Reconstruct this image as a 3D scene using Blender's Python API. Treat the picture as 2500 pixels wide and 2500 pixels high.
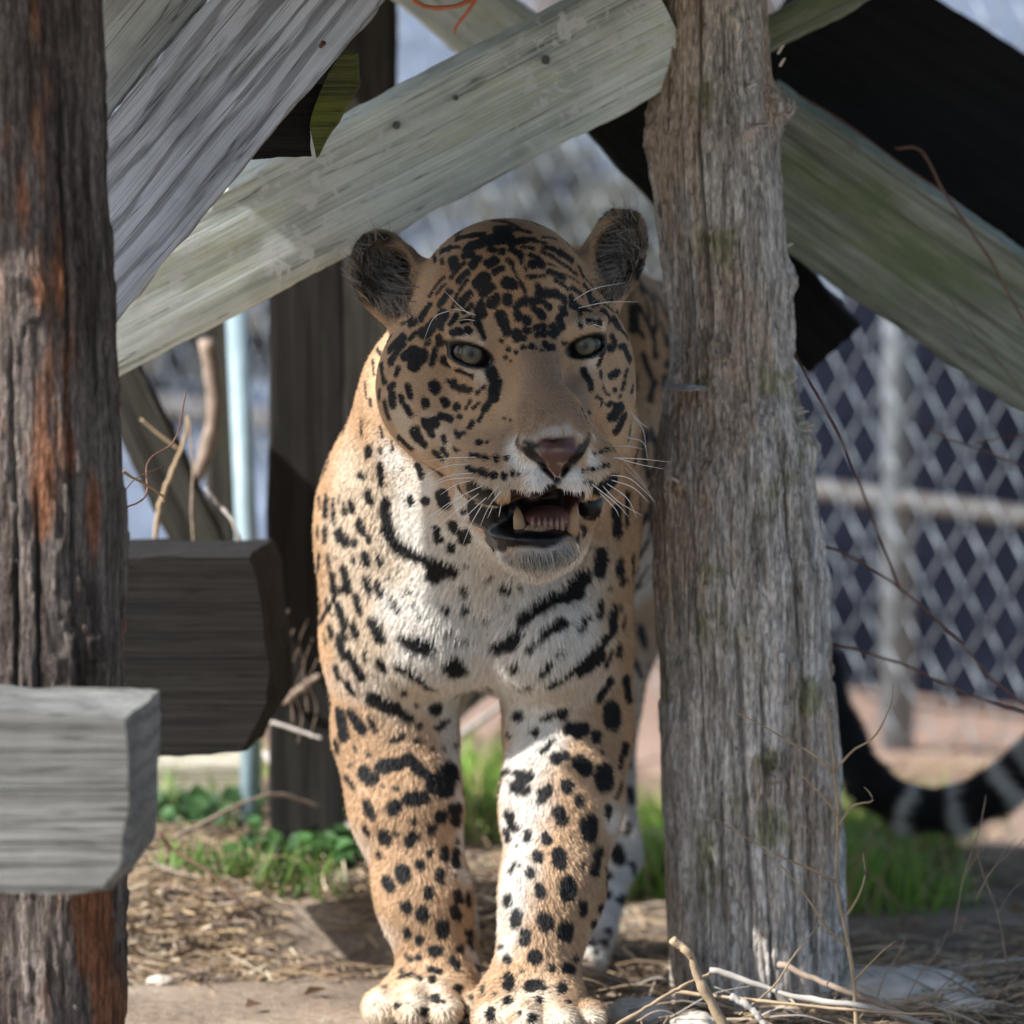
import bpy, bmesh, math, os
import numpy as np
from mathutils import Vector, Matrix
from mathutils.bvhtree import BVHTree

for o in list(bpy.data.objects):
    bpy.data.objects.remove(o)
scene = bpy.context.scene
COL = scene.collection

# ------------------------------------------------------------------ camera
FPX = 20500.0                       # focal length in pixels of the 2500 px photograph
CAM = np.array([0.0, -8.0, 1.45])
PITCH = math.radians(6.67)
FW = np.array([0, math.cos(PITCH), -math.sin(PITCH)])
UPV = np.array([0, math.sin(PITCH), math.cos(PITCH)])
cam_d = bpy.data.cameras.new('camera')
cam = bpy.data.objects.new('camera', cam_d)
COL.objects.link(cam)
cam.location = CAM
cam.rotation_euler = (math.radians(90) - PITCH, 0, 0)
cam_d.sensor_width = 36.0
cam_d.lens = 36.0 * FPX / 2500.0
cam_d.clip_start = 0.1
cam_d.clip_end = 400
cam_d.dof.use_dof = True
cam_d.dof.focus_distance = 7.90
cam_d.dof.aperture_fstop = 4.1
scene.camera = cam

# ------------------------------------------------------------------ world, sun, exposure
TO_SUN = Vector((-0.72, -0.26, 0.64)).normalized()
w = bpy.data.worlds.new('World')
scene.world = w
w.use_nodes = True
nt = w.node_tree
sky = nt.nodes.new('ShaderNodeTexSky')
sky.sky_type = 'NISHITA'
sky.sun_disc = False
sky.sun_elevation = math.asin(TO_SUN.z)
sky.sun_rotation = math.atan2(TO_SUN.x, TO_SUN.y)
sky.air_density = 1.0
sky.dust_density = 1.5
nt.nodes['Background'].inputs['Strength'].default_value = 0.11
nt.links.new(sky.outputs[0], nt.nodes['Background'].inputs[0])
sun_d = bpy.data.lights.new('sun', 'SUN')
sun_d.energy = 5.0
sun_d.angle = math.radians(0.6)
sun_d.color = (1.0, 0.975, 0.945)
sun = bpy.data.objects.new('sun', sun_d)
COL.objects.link(sun)
sun.rotation_euler = TO_SUN.to_track_quat('Z', 'Y').to_euler()
scene.view_settings.view_transform = 'Standard'
scene.view_settings.look = 'None'
scene.view_settings.gamma = 1.0
scene.view_settings.exposure = 1.0
scene.cycles.use_denoising = True
scene.cycles.max_bounces = 6
scene.cycles.diffuse_bounces = 3
scene.cycles.transparent_max_bounces = 8
scene.cycles_curves.shape = 'RIBBONS'
scene.cycles_curves.subdivisions = 2

# ------------------------------------------------------------------ helpers
rng = np.random.default_rng(7)

def at(px, py, Y):
    """point of the depth plane y = Y seen at photograph pixel (px, py)"""
    d = FW + np.array([1.0, 0, 0]) * (px - 1250) / FPX + UPV * (1250 - py) / FPX
    return CAM + d * ((Y - CAM[1]) / d[1])

def ov(px, py, Y):
    return at(px * 1.294, py * 1.294, Y)

def on_ground(px, py, z=0.0):
    d = FW + np.array([1.0, 0, 0]) * (px - 1250) / FPX + UPV * (1250 - py) / FPX
    return CAM + d * ((z - CAM[2]) / d[2])

def mpp(Y):
    return (Y + 8.0) / FPX

def hash3(ix, iy, iz, s=0):
    n = (ix * 73856093) ^ (iy * 19349663) ^ (iz * 83492791) ^ (s * 2654435)
    n = n & 0x7fffffff
    n = (n ^ (n >> 13)) * 1274126177 & 0x7fffffff
    n = n ^ (n >> 16)
    return (n & 0xffff) / 65535.0

def vnoise(p, scale=1.0, seed=0):
    """value noise in -1..1 for an (n,3) array"""
    q = np.asarray(p, dtype=np.float64) * scale
    i = np.floor(q).astype(np.int64)
    f = q - i
    u = f * f * (3 - 2 * f)
    r = 0
    for a in (0, 1):
        for b in (0, 1):
            for c in (0, 1):
                h = hash3(i[:, 0] + a, i[:, 1] + b, i[:, 2] + c, seed)
                wt = (u[:, 0] if a else 1 - u[:, 0]) * (u[:, 1] if b else 1 - u[:, 1]) * (u[:, 2] if c else 1 - u[:, 2])
                r = r + h * wt
    return r * 2 - 1

def fbm(p, scale, octv=4, seed=0, gain=0.5):
    r = 0
    a = 1.0
    for k in range(octv):
        r = r + a * vnoise(p, scale * 2 ** k, seed + k * 17)
        a *= gain
    return r

def tag(o, label=None, cat=None, group=None, kind=None):
    if label: o['label'] = label
    if cat: o['category'] = cat
    if group: o['group'] = group
    if kind: o['kind'] = kind
    return o

def mesh_obj(name, verts, faces, mat=None, parent=None, smooth=False):
    me = bpy.data.meshes.new(name)
    me.from_pydata([tuple(v) for v in verts] if not isinstance(verts, np.ndarray) else verts.tolist(), [], faces if not isinstance(faces, np.ndarray) else faces.tolist())
    me.update()
    if smooth:
        me.polygons.foreach_set('use_smooth', np.ones(len(me.polygons), dtype=bool))
    o = bpy.data.objects.new(name, me)
    COL.objects.link(o)
    if mat is not None:
        me.materials.append(mat)
    if parent is not None:
        o.parent = parent
    return o

def empty(name, loc=(0, 0, 0)):
    o = bpy.data.objects.new(name, None)
    COL.objects.link(o)
    o.location = loc
    o.empty_display_size = 0.05
    return o

def smoothpath(pts, n):
    """Catmull-Rom resample of (k,3) points"""
    pts = np.asarray(pts, dtype=float)
    if len(pts) == 2:
        t = np.linspace(0, 1, n)[:, None]
        return pts[0] * (1 - t) + pts[1] * t
    P = np.vstack([2 * pts[0] - pts[1], pts, 2 * pts[-1] - pts[-2]])
    out = []
    k = len(pts) - 1
    for s in np.linspace(0, k, n):
        i = min(int(s), k - 1)
        t = s - i
        p0, p1, p2, p3 = P[i], P[i + 1], P[i + 2], P[i + 3]
        out.append(0.5 * ((2 * p1) + (-p0 + p2) * t + (2 * p0 - 5 * p1 + 4 * p2 - p3) * t ** 2 + (-p0 + 3 * p1 - 3 * p2 + p3) * t ** 3))
    return np.array(out)

def tube(pts, radii, sides=6, cap=True):
    """verts, faces of a tube along pts (n,3) with radii (n)"""
    pts = np.asarray(pts, float)
    n = len(pts)
    radii = np.broadcast_to(np.asarray(radii, float), (n,))
    T = np.gradient(pts, axis=0)
    T /= np.linalg.norm(T, axis=1)[:, None] + 1e-12
    ref = np.array([0, 0, 1.0]) if abs(T[0][2]) < 0.9 else np.array([1.0, 0, 0])
    A = np.cross(T, ref)
    A /= np.linalg.norm(A, axis=1)[:, None] + 1e-12
    B = np.cross(T, A)
    ang = np.linspace(0, 2 * math.pi, sides, endpoint=False)
    V = pts[:, None, :] + radii[:, None, None] * (np.cos(ang)[None, :, None] * A[:, None, :] + np.sin(ang)[None, :, None] * B[:, None, :])
    V = V.reshape(-1, 3)
    F = []
    for i in range(n - 1):
        for j in range(sides):
            a = i * sides + j
            b = i * sides + (j + 1) % sides
            F.append((a, b, b + sides, a + sides))
    if cap:
        F.append(tuple(range(sides))[::-1])
        F.append(tuple((n - 1) * sides + j for j in range(sides)))
    return V, F

# ------------------------------------------------------------------ materials
def new_mat(name):
    m = bpy.data.materials.new(name)
    m.use_nodes = True
    b = m.node_tree.nodes['Principled BSDF']
    return m, m.node_tree, b

def N(nt, typ, **kw):
    n = nt.nodes.new(typ)
    for k, v in kw.items():
        setattr(n, k, v)
    return n

def ramp(nt, stops):
    r = nt.nodes.new('ShaderNodeValToRGB')
    els = r.color_ramp.elements
    while len(els) < len(stops):
        els.new(0.5)
    for e, (p, c) in zip(els, stops):
        e.position = p
        e.color = tuple(c) + (1,) if len(c) == 3 else c
    return r

def plain(name, col, rough=0.7, spec=0.3, coat=0.0, var=0.0, scale=40.0):
    m, nt, b = new_mat(name)
    b.inputs['Roughness'].default_value = rough
    b.inputs['Specular IOR Level'].default_value = spec
    b.inputs['Coat Weight'].default_value = coat
    if var > 0:
        tc = N(nt, 'ShaderNodeTexCoord')
        no = N(nt, 'ShaderNodeTexNoise')
        no.inputs['Scale'].default_value = scale
        no.inputs['Detail'].default_value = 6
        nt.links.new(tc.outputs['Object'], no.inputs['Vector'])
        r = ramp(nt, [(0.3, [c * (1 - var) for c in col]), (0.7, [min(1, c * (1 + var)) for c in col])])
        nt.links.new(no.outputs[0], r.inputs[0])
        nt.links.new(r.outputs[0], b.inputs['Base Color'])
        bp = N(nt, 'ShaderNodeBump')
        bp.inputs['Strength'].default_value = 0.4
        bp.inputs['Distance'].default_value = 0.003
        nt.links.new(no.outputs[0], bp.inputs['Height'])
        nt.links.new(bp.outputs[0], b.inputs['Normal'])
    else:
        b.inputs['Base Color'].default_value = (*col, 1)
    return m

def attr_mat(name, attr='col', rough=0.6, spec=0.25, trans=0.0):
    m, nt, b = new_mat(name)
    a = N(nt, 'ShaderNodeAttribute')
    a.attribute_name = attr
    nt.links.new(a.outputs['Color'], b.inputs['Base Color'])
    b.inputs['Roughness'].default_value = rough
    b.inputs['Specular IOR Level'].default_value = spec
    return m

def set_col(me, cols, name='col', domain='POINT'):
    a = me.attributes.new(name, 'FLOAT_COLOR', domain)
    c = np.ones((len(cols), 4), dtype=np.float32)
    c[:, :3] = cols
    a.data.foreach_set('color', c.ravel())

# =================================================================== JAGUAR
# The body is one implicit surface: round cones and ellipsoids blended together, meshed by surface nets.
OFF = 0.004          # the coat adds this much outside the skin

def axis_coords(segs):
    out = []
    for a, b, h in segs:
        n = max(1, int(round((b - a) / h)))
        out.append(np.linspace(a, b, n, endpoint=False))
    out.append(np.array([segs[-1][1]]))
    return np.concatenate(out)

GX = axis_coords([(-0.24, -0.165, 0.005), (-0.165, 0.15, 0.0023), (0.15, 0.62, 0.0065)])
GY = axis_coords([(-0.27, 0.12, 0.0023), (0.12, 0.36, 0.005), (0.36, 1.22, 0.0075)])
GZ = axis_coords([(-0.02, 0.09, 0.004), (0.09, 0.42, 0.005), (0.42, 0.80, 0.0023)])
FIELD = np.full((len(GX), len(GY), len(GZ)), 1.0, dtype=np.float32)

def _box(lo, hi):
    s = []
    for g, l, h in zip((GX, GY, GZ), lo, hi):
        a = max(0, np.searchsorted(g, l) - 1)
        b = min(len(g), np.searchsorted(g, h) + 1)
        s.append(slice(a, b))
    return tuple(s)

def _grid(s):
    return (GX[s[0]][:, None, None].astype(np.float32), GY[s[1]][None, :, None].astype(np.float32), GZ[s[2]][None, None, :].astype(np.float32))

def _union(s, d, k):
    a = FIELD[s]
    if k > 0:
        h = np.clip(0.5 + 0.5 * (a - d) / k, 0, 1)
        FIELD[s] = a + (d - a) * h - k * h * (1 - h)
    else:
        FIELD[s] = np.minimum(a, d)

def _cut(s, d, k):
    a = FIELD[s]
    d = -d
    h = np.clip(0.5 - 0.5 * (a - d) / k, 0, 1)
    FIELD[s] = a + (d - a) * h + k * h * (1 - h)

def cone(a, b, ra, rb, k=0.03, cut=False):
    a, b = np.asarray(a), np.asarray(b)
    R = max(ra, rb) + k * 1.3 + 0.01
    s = _box(np.minimum(a, b) - R, np.maximum(a, b) + R)
    x, y, z = _grid(s)
    ab = b - a
    L = float(ab @ ab) + 1e-9
    t = np.clip(((x - a[0]) * ab[0] + (y - a[1]) * ab[1] + (z - a[2]) * ab[2]) / L, 0, 1)
    d = np.sqrt((x - a[0] - t * ab[0]) ** 2 + (y - a[1] - t * ab[1]) ** 2 + (z - a[2] - t * ab[2]) ** 2) - (ra + (rb - ra) * t)
    (_cut if cut else _union)(s, d.astype(np.float32), k)

def ell(c, r, k=0.03, rot=None, cut=False):
    c = np.asarray(c)
    r = np.asarray(r, float)
    R = r.max() + k * 1.3 + 0.01
    s = _box(c - R, c + R)
    x, y, z = _grid(s)
    x, y, z = x - c[0], y - c[1], z - c[2]
    if rot is not None:
        M = np.asarray(rot)          # rows are the ellipsoid's own axes
        x, y, z = (M[0, 0] * x + M[0, 1] * y + M[0, 2] * z, M[1, 0] * x + M[1, 1] * y + M[1, 2] * z, M[2, 0] * x + M[2, 1] * y + M[2, 2] * z)
    k0 = np.sqrt((x / r[0]) ** 2 + (y / r[1]) ** 2 + (z / r[2]) ** 2)
    k1 = np.sqrt((x / r[0] ** 2) ** 2 + (y / r[1] ** 2) ** 2 + (z / r[2] ** 2) ** 2) + 1e-9
    d = k0 * (k0 - 1) / k1
    (_cut if cut else _union)(s, d.astype(np.float32), k)

def rotm(roll=0, yaw=0, pitch=0):
    """rows = axes; roll turns clockwise in the picture, yaw to picture right, pitch down (degrees)"""
    m = Matrix.Rotation(math.radians(yaw), 3, 'Z') @ Matrix.Rotation(math.radians(pitch), 3, 'X') @ Matrix.Rotation(math.radians(roll), 3, 'Y')
    return np.array(m.transposed())

def C(x1, y1, Y1, r1, x2, y2, Y2, r2, k=0.03, cut=False):
    cone(at(x1, y1, Y1), at(x2, y2, Y2), r1 * mpp(Y1) - (0 if cut else OFF), r2 * mpp(Y2) - (0 if cut else OFF), k, cut)

def E(x, y, Y, rx, rz, ry, k=0.03, roll=0, yaw=0, pitch=0, cut=False):
    o = 0 if cut else OFF
    ell(at(x, y, Y), (rx * mpp(Y) - o, ry - o, rz * mpp(Y) - o), k, rotm(roll, yaw, pitch), cut)

# --- trunk of the body, from the chest back to the rump
E(1190, 1330, .24, 270, 330, .15, .05)
E(1250, 1150, .42, 300, 420, .20, .06)
E(1360, 1130, .62, 330, 420, .22, .06)
E(1490, 1120, .82, 330, 410, .20, .06)
E(1560, 1130, .93, 300, 380, .15, .06)
C(1400, 760, .42, 170, 1560, 880, .80, 200, .06)           # spine and withers
C(1225, 1560, .34, 130, 1260, 1560, .5, 160, .05)          # brisket between the legs
# --- neck
C(1215, 860, .10, 250, 1150, 1230, .22, 300, .05)
C(1060, 980, .10, 190, 980, 1250, .20, 175, .05)
C(1420, 1050, .12, 150, 1420, 1250, .20, 130, .04)
C(1190, 1180, .05, 165, 1165, 1480, .17, 180, .05)         # throat and breast
# --- shoulders
E(925, 1360, .22, 150, 330, .11, .05, roll=3)
E(1425, 1380, .20, 128, 330, .11, .045, roll=-2)
E(1330, 1560, .12, 135, 150, .07, .04, roll=20)            # breast muscle picture right
E(1040, 1540, .14, 140, 150, .07, .04, roll=-15)
# --- fore leg, picture left
C(945, 1600, .20, 150, 965, 1790, .21, 148, .045)
C(965, 1790, .21, 148, 990, 1960, .18, 135, .03)
C(990, 1960, .18, 135, 1035, 2190, .15, 112, .03)
C(1035, 2190, .15, 112, 1075, 2370, .13, 102, .03)
C(1130, 2200, .20, 40, 1150, 2330, .19, 34, .02)
E(1045, 2425, .105, 130, 68, .065, .025)
for x, y, Y, r in ((930, 2448, .075, 54), (1006, 2446, .045, 57), (1084, 2450, .045, 56), (1150, 2440, .085, 48)):
    E(x, y + 6, Y, r + 1, r - 6, .046, .007)
for x, y, Y in ((930, 2470, .045), (1006, 2472, .012), (1084, 2476, .012), (1150, 2462, .055)):
    E(x, y, Y, 40, 36, .022, .012)
# --- fore leg, picture right
C(1385, 1600, .17, 150, 1388, 1780, .18, 152, .04)
C(1388, 1780, .18, 152, 1370, 1960, .13, 146, .03)
C(1370, 1960, .13, 146, 1348, 2170, .08, 122, .03)
C(1348, 2170, .08, 122, 1305, 2380, .04, 112, .03)
E(1298, 2440, .02, 140, 75, .07, .025)
for x, y, Y, r in ((1200, 2478, -.015, 58), (1282, 2480, -.045, 60), (1368, 2482, -.045, 58), (1436, 2474, -.012, 52)):
    E(x, y + 6, Y, r + 1, r - 6, .049, .007)
for x, y, Y in ((1200, 2505, -.045), (1282, 2508, -.078), (1368, 2510, -.078), (1436, 2500, -.040)):
    E(x, y, Y, 42, 36, .022, .012)
# --- hind legs
C(1500, 1330, .80, 215, 1455, 1700, .60, 110, .05)
C(1455, 1700, .60, 105, 1512, 2080, .56, 56, .03)
C(1512, 2095, .56, 52, 1435, 2370, .38, 50, .03)
E(1400, 2395, .30, 85, 45, .07, .03)
C(1420, 1300, .95, 200, 1010, 1720, .82, 100, .05)
C(1010, 1720, .82, 95, 1000, 2060, .95, 52, .03)
C(1000, 2060, .95, 48, 1005, 2230, .80, 44, .03)
E(1005, 2245, .75, 70, 42, .06, .03)
# --- tail
TAILP = [(1600, 930, 1.03), (1760, 1060, 1.10), (1900, 1350, 1.12), (1990, 1620, 1.08), (2052, 1800, 1.05), (2120, 1915, 1.03), (2215, 1975, 1.02), (2330, 1978, 1.02), (2425, 1935, 1.02), (2500, 1880, 1.02), (2560, 1820, 1.02), (2600, 1740, 1.02)]
TR = [76, 66, 58, 54, 54, 54, 54, 55, 56, 56, 54, 36]
for (p, q, ra, rb) in zip(TAILP[:-1], TAILP[1:], TR[:-1], TR[1:]):
    C(*p, ra, *q, rb, .02)

# --- head
E(1228, 755, .015, 228, 225, .115, .03)
E(1250, 700, -.02, 165, 150, .09, .03)                      # forehead
E(1055, 935, .000, 148, 185, .075, .035, roll=6)            # cheeks
E(1448, 905, .025, 112, 180, .070, .035, roll=-4)
E(1120, 1050, -.03, 120, 110, .06, .03)
E(1460, 1030, -.01, 80, 110, .05, .03)
C(1280, 900, -.055, 135, 1342, 1095, -.125, 128, .03)       # muzzle
C(1288, 800, -.085, 66, 1350, 1042, -.178, 86, .034)         # bridge of the nose
C(1295, 1075, -.192, 28, 1412, 1068, -.188, 28, .02)
E(1158, 812, -.078, 92, 40, .036, .02, roll=14)             # brows
E(1418, 792, -.062, 78, 38, .036, .02, roll=-12)
E(1205, 960, -.085, 70, 75, .035, .03)
E(1425, 940, -.070, 55, 75, .035, .03)
E(1226, 1165, -.148, 110, 80, .045, .028, roll=-6)          # whisker pads
E(1442, 1145, -.145, 84, 80, .045, .026, roll=8)
E(1165, 1120, -.09, 80, 80, .05, .04)
E(1318, 1180, -.185, 58, 62, .030, .014)
E(1402, 1172, -.183, 52, 62, .030, .014)
E(1352, 1100, -.190, 84, 34, .027, .012)                    # nose leather
C(1352, 1110, -.208, 44, 1360, 1158, -.212, 18, .008)
C(1160, 1230, -.085, 60, 1225, 1260, -.115, 55, .02)        # corner of the mouth
C(1480, 1200, -.075, 42, 1440, 1240, -.105, 40, .02)
E(1312, 1335, -.130, 112, 58, .050, .015)                   # chin
C(1310, 1340, -.10, 85, 1220, 1200, .02, 130, .03)
C(1410, 1110, -.01, 80, 1350, 1290, -.03, 95, .04)
C(1330, 1150, -.02, 110, 1330, 1300, .02, 110, .04)
E(1304, 1304, -.126, 122, 38, .054, .008)                   # lower lip
# ears: a cup open to the front
def ear(x, y, Y, rx, rz, roll, yaw, ix, iy, irx, irz):
    E(x, y, Y, rx, rz, .034, .012, roll=roll, yaw=yaw)
    E(x + ix, y + iy, Y - .026, irx, irz, .040, .004, roll=roll, yaw=yaw, cut=True)
ear(942, 672, .055, 92, 124, -17, -12, 8, 14, 72, 100)
ear(1500, 625, .075, 84, 136, 17, 16, 2, 14, 62, 108)
C(1040, 690, .04, 45, 985, 760, .04, 55, .02)
C(1425, 650, .06, 35, 1470, 740, .06, 48, .02)
C(1000, 610, .065, 14, 1050, 665, .05, 26, .012)
C(1450, 585, .085, 14, 1415, 640, .07, 26, .012)
# eyes: lids swell, then an almond is opened
EYES = [dict(c=at(1147, 862, -.0925), r=.0180, al=(1143, 866), w=53, h=21, roll=17, gaze=(5, 3)),
        dict(c=at(1430, 842, -.0735), r=.0168, al=(1438, 845), w=46, h=20, roll=-14, gaze=(-2, 3))]
for e in EYES:
    ell(e['c'], (e['r'] + .0035,) * 3, .014)
for e in EYES:
    E(e['al'][0], e['al'][1], e['c'][1] - .020, e['w'], e['h'], .021, .003, roll=e['roll'], cut=True)
E(1212, 905, -.150, 30, 62, .032, .022, roll=-14, cut=True)   # hollows beside the nose bridge
E(1402, 888, -.136, 24, 58, .030, .020, roll=16, cut=True)
# mouth and nostrils
E(1336, 1240, -.150, 92, 36, .078, .006, roll=-3, cut=True)
E(1362, 1220, -.185, 46, 28, .080, .006, cut=True)
C(1275, 1088, -.228, 10, 1312, 1120, -.222, 17, .006, cut=True)
C(1432, 1080, -.222, 8, 1402, 1112, -.222, 14, .006, cut=True)
C(1362, 1172, -.222, 3, 1362, 1200, -.215, 5, .006, cut=True)
C(1278, 640, -.125, 4, 1300, 800, -.150, 3, .012, cut=True)  # furrow of the brow

def surface_nets():
    F = FIELD
    S = F < 0
    nx, ny, nz = F.shape
    cnt = np.zeros((nx - 1, ny - 1, nz - 1), dtype=np.int8)
    for a in (0, 1):
        for b in (0, 1):
            for c in (0, 1):
                cnt += S[a:nx - 1 + a, b:ny - 1 + b, c:nz - 1 + c]
    act = (cnt > 0) & (cnt < 8)
    I, J, K = np.nonzero(act)
    idx = -np.ones(act.shape, dtype=np.int64)
    idx[I, J, K] = np.arange(len(I))
    acc = np.zeros((len(I), 3))
    num = np.zeros(len(I))
    corners = [(a, b, c) for a in (0, 1) for b in (0, 1) for c in (0, 1)]
    for i0 in range(8):
        for ax in range(3):
            c0 = corners[i0]
            if c0[ax] == 1: continue
            c1 = list(c0); c1[ax] = 1
            f0 = F[I + c0[0], J + c0[1], K + c0[2]]
            f1 = F[I + c1[0], J + c1[1], K + c1[2]]
            m = (f0 < 0) != (f1 < 0)
            t = np.where(m, f0 / (f0 - f1 + 1e-12), 0)
            p0 = np.stack([GX[I + c0[0]], GY[J + c0[1]], GZ[K + c0[2]]], 1)
            p1 = np.stack([GX[I + c1[0]], GY[J + c1[1]], GZ[K + c1[2]]], 1)
            p = p0 + (p1 - p0) * t[:, None]
            acc[m] += p[m]
            num[m] += 1
    V = acc / num[:, None]
    quads = []
    # edges along x
    def emit(s0, s1, cells):
        m = s0 != s1
        A, B_, C_ = np.nonzero(m)
        flip = s0[A, B_, C_]
        q = np.stack([cells(A, B_, C_, o) for o in range(4)], 1)
        q[~flip] = q[~flip][:, ::-1]
        quads.append(q)
    emit(S[:-1, 1:-1, 1:-1], S[1:, 1:-1, 1:-1], lambda a, b, c, o: idx[a, b + (0, 1, 1, 0)[o], c + (0, 0, 1, 1)[o]])
    emit(S[1:-1, :-1, 1:-1], S[1:-1, 1:, 1:-1], lambda a, b, c, o: idx[a + (0, 0, 1, 1)[o], b, c + (0, 1, 1, 0)[o]])
    emit(S[1:-1, 1:-1, :-1], S[1:-1, 1:-1, 1:], lambda a, b, c, o: idx[a + (0, 1, 1, 0)[o], b + (0, 0, 1, 1)[o], c])
    Q = np.concatenate(quads)
    Q = Q[(Q >= 0).all(1)]
    return V, Q

JV, JQ = surface_nets()
def relax(V, Q, it=2, lam=0.5):
    for _ in range(it):
        acc = np.zeros_like(V); n = np.zeros(len(V))
        for i in range(4):
            a, b = Q[:, i], Q[:, (i + 1) % 4]
            np.add.at(acc, a, V[b]); np.add.at(n, a, 1)
            np.add.at(acc, b, V[a]); np.add.at(n, b, 1)
        V = V + lam * (acc / n[:, None] - V)
    return V
JV = relax(JV, JQ, 2)
BVH = BVHTree.FromPolygons(JV.tolist(), JQ.tolist())
camv = Vector(CAM)

def hit(px, py, Yg=None):
    d = Vector(at(px, py, 0.0)) - camv
    d.normalize()
    r = BVH.ray_cast(camv, d)
    if r[0] is None or (r[0].y > 0.62 and px < 1900):
        q = BVH.find_nearest(Vector(at(px, py, 0.12 if Yg is None else Yg)))
        return np.array(q[0]), np.array(q[1])
    return np.array(r[0]), np.array(r[1])

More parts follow.
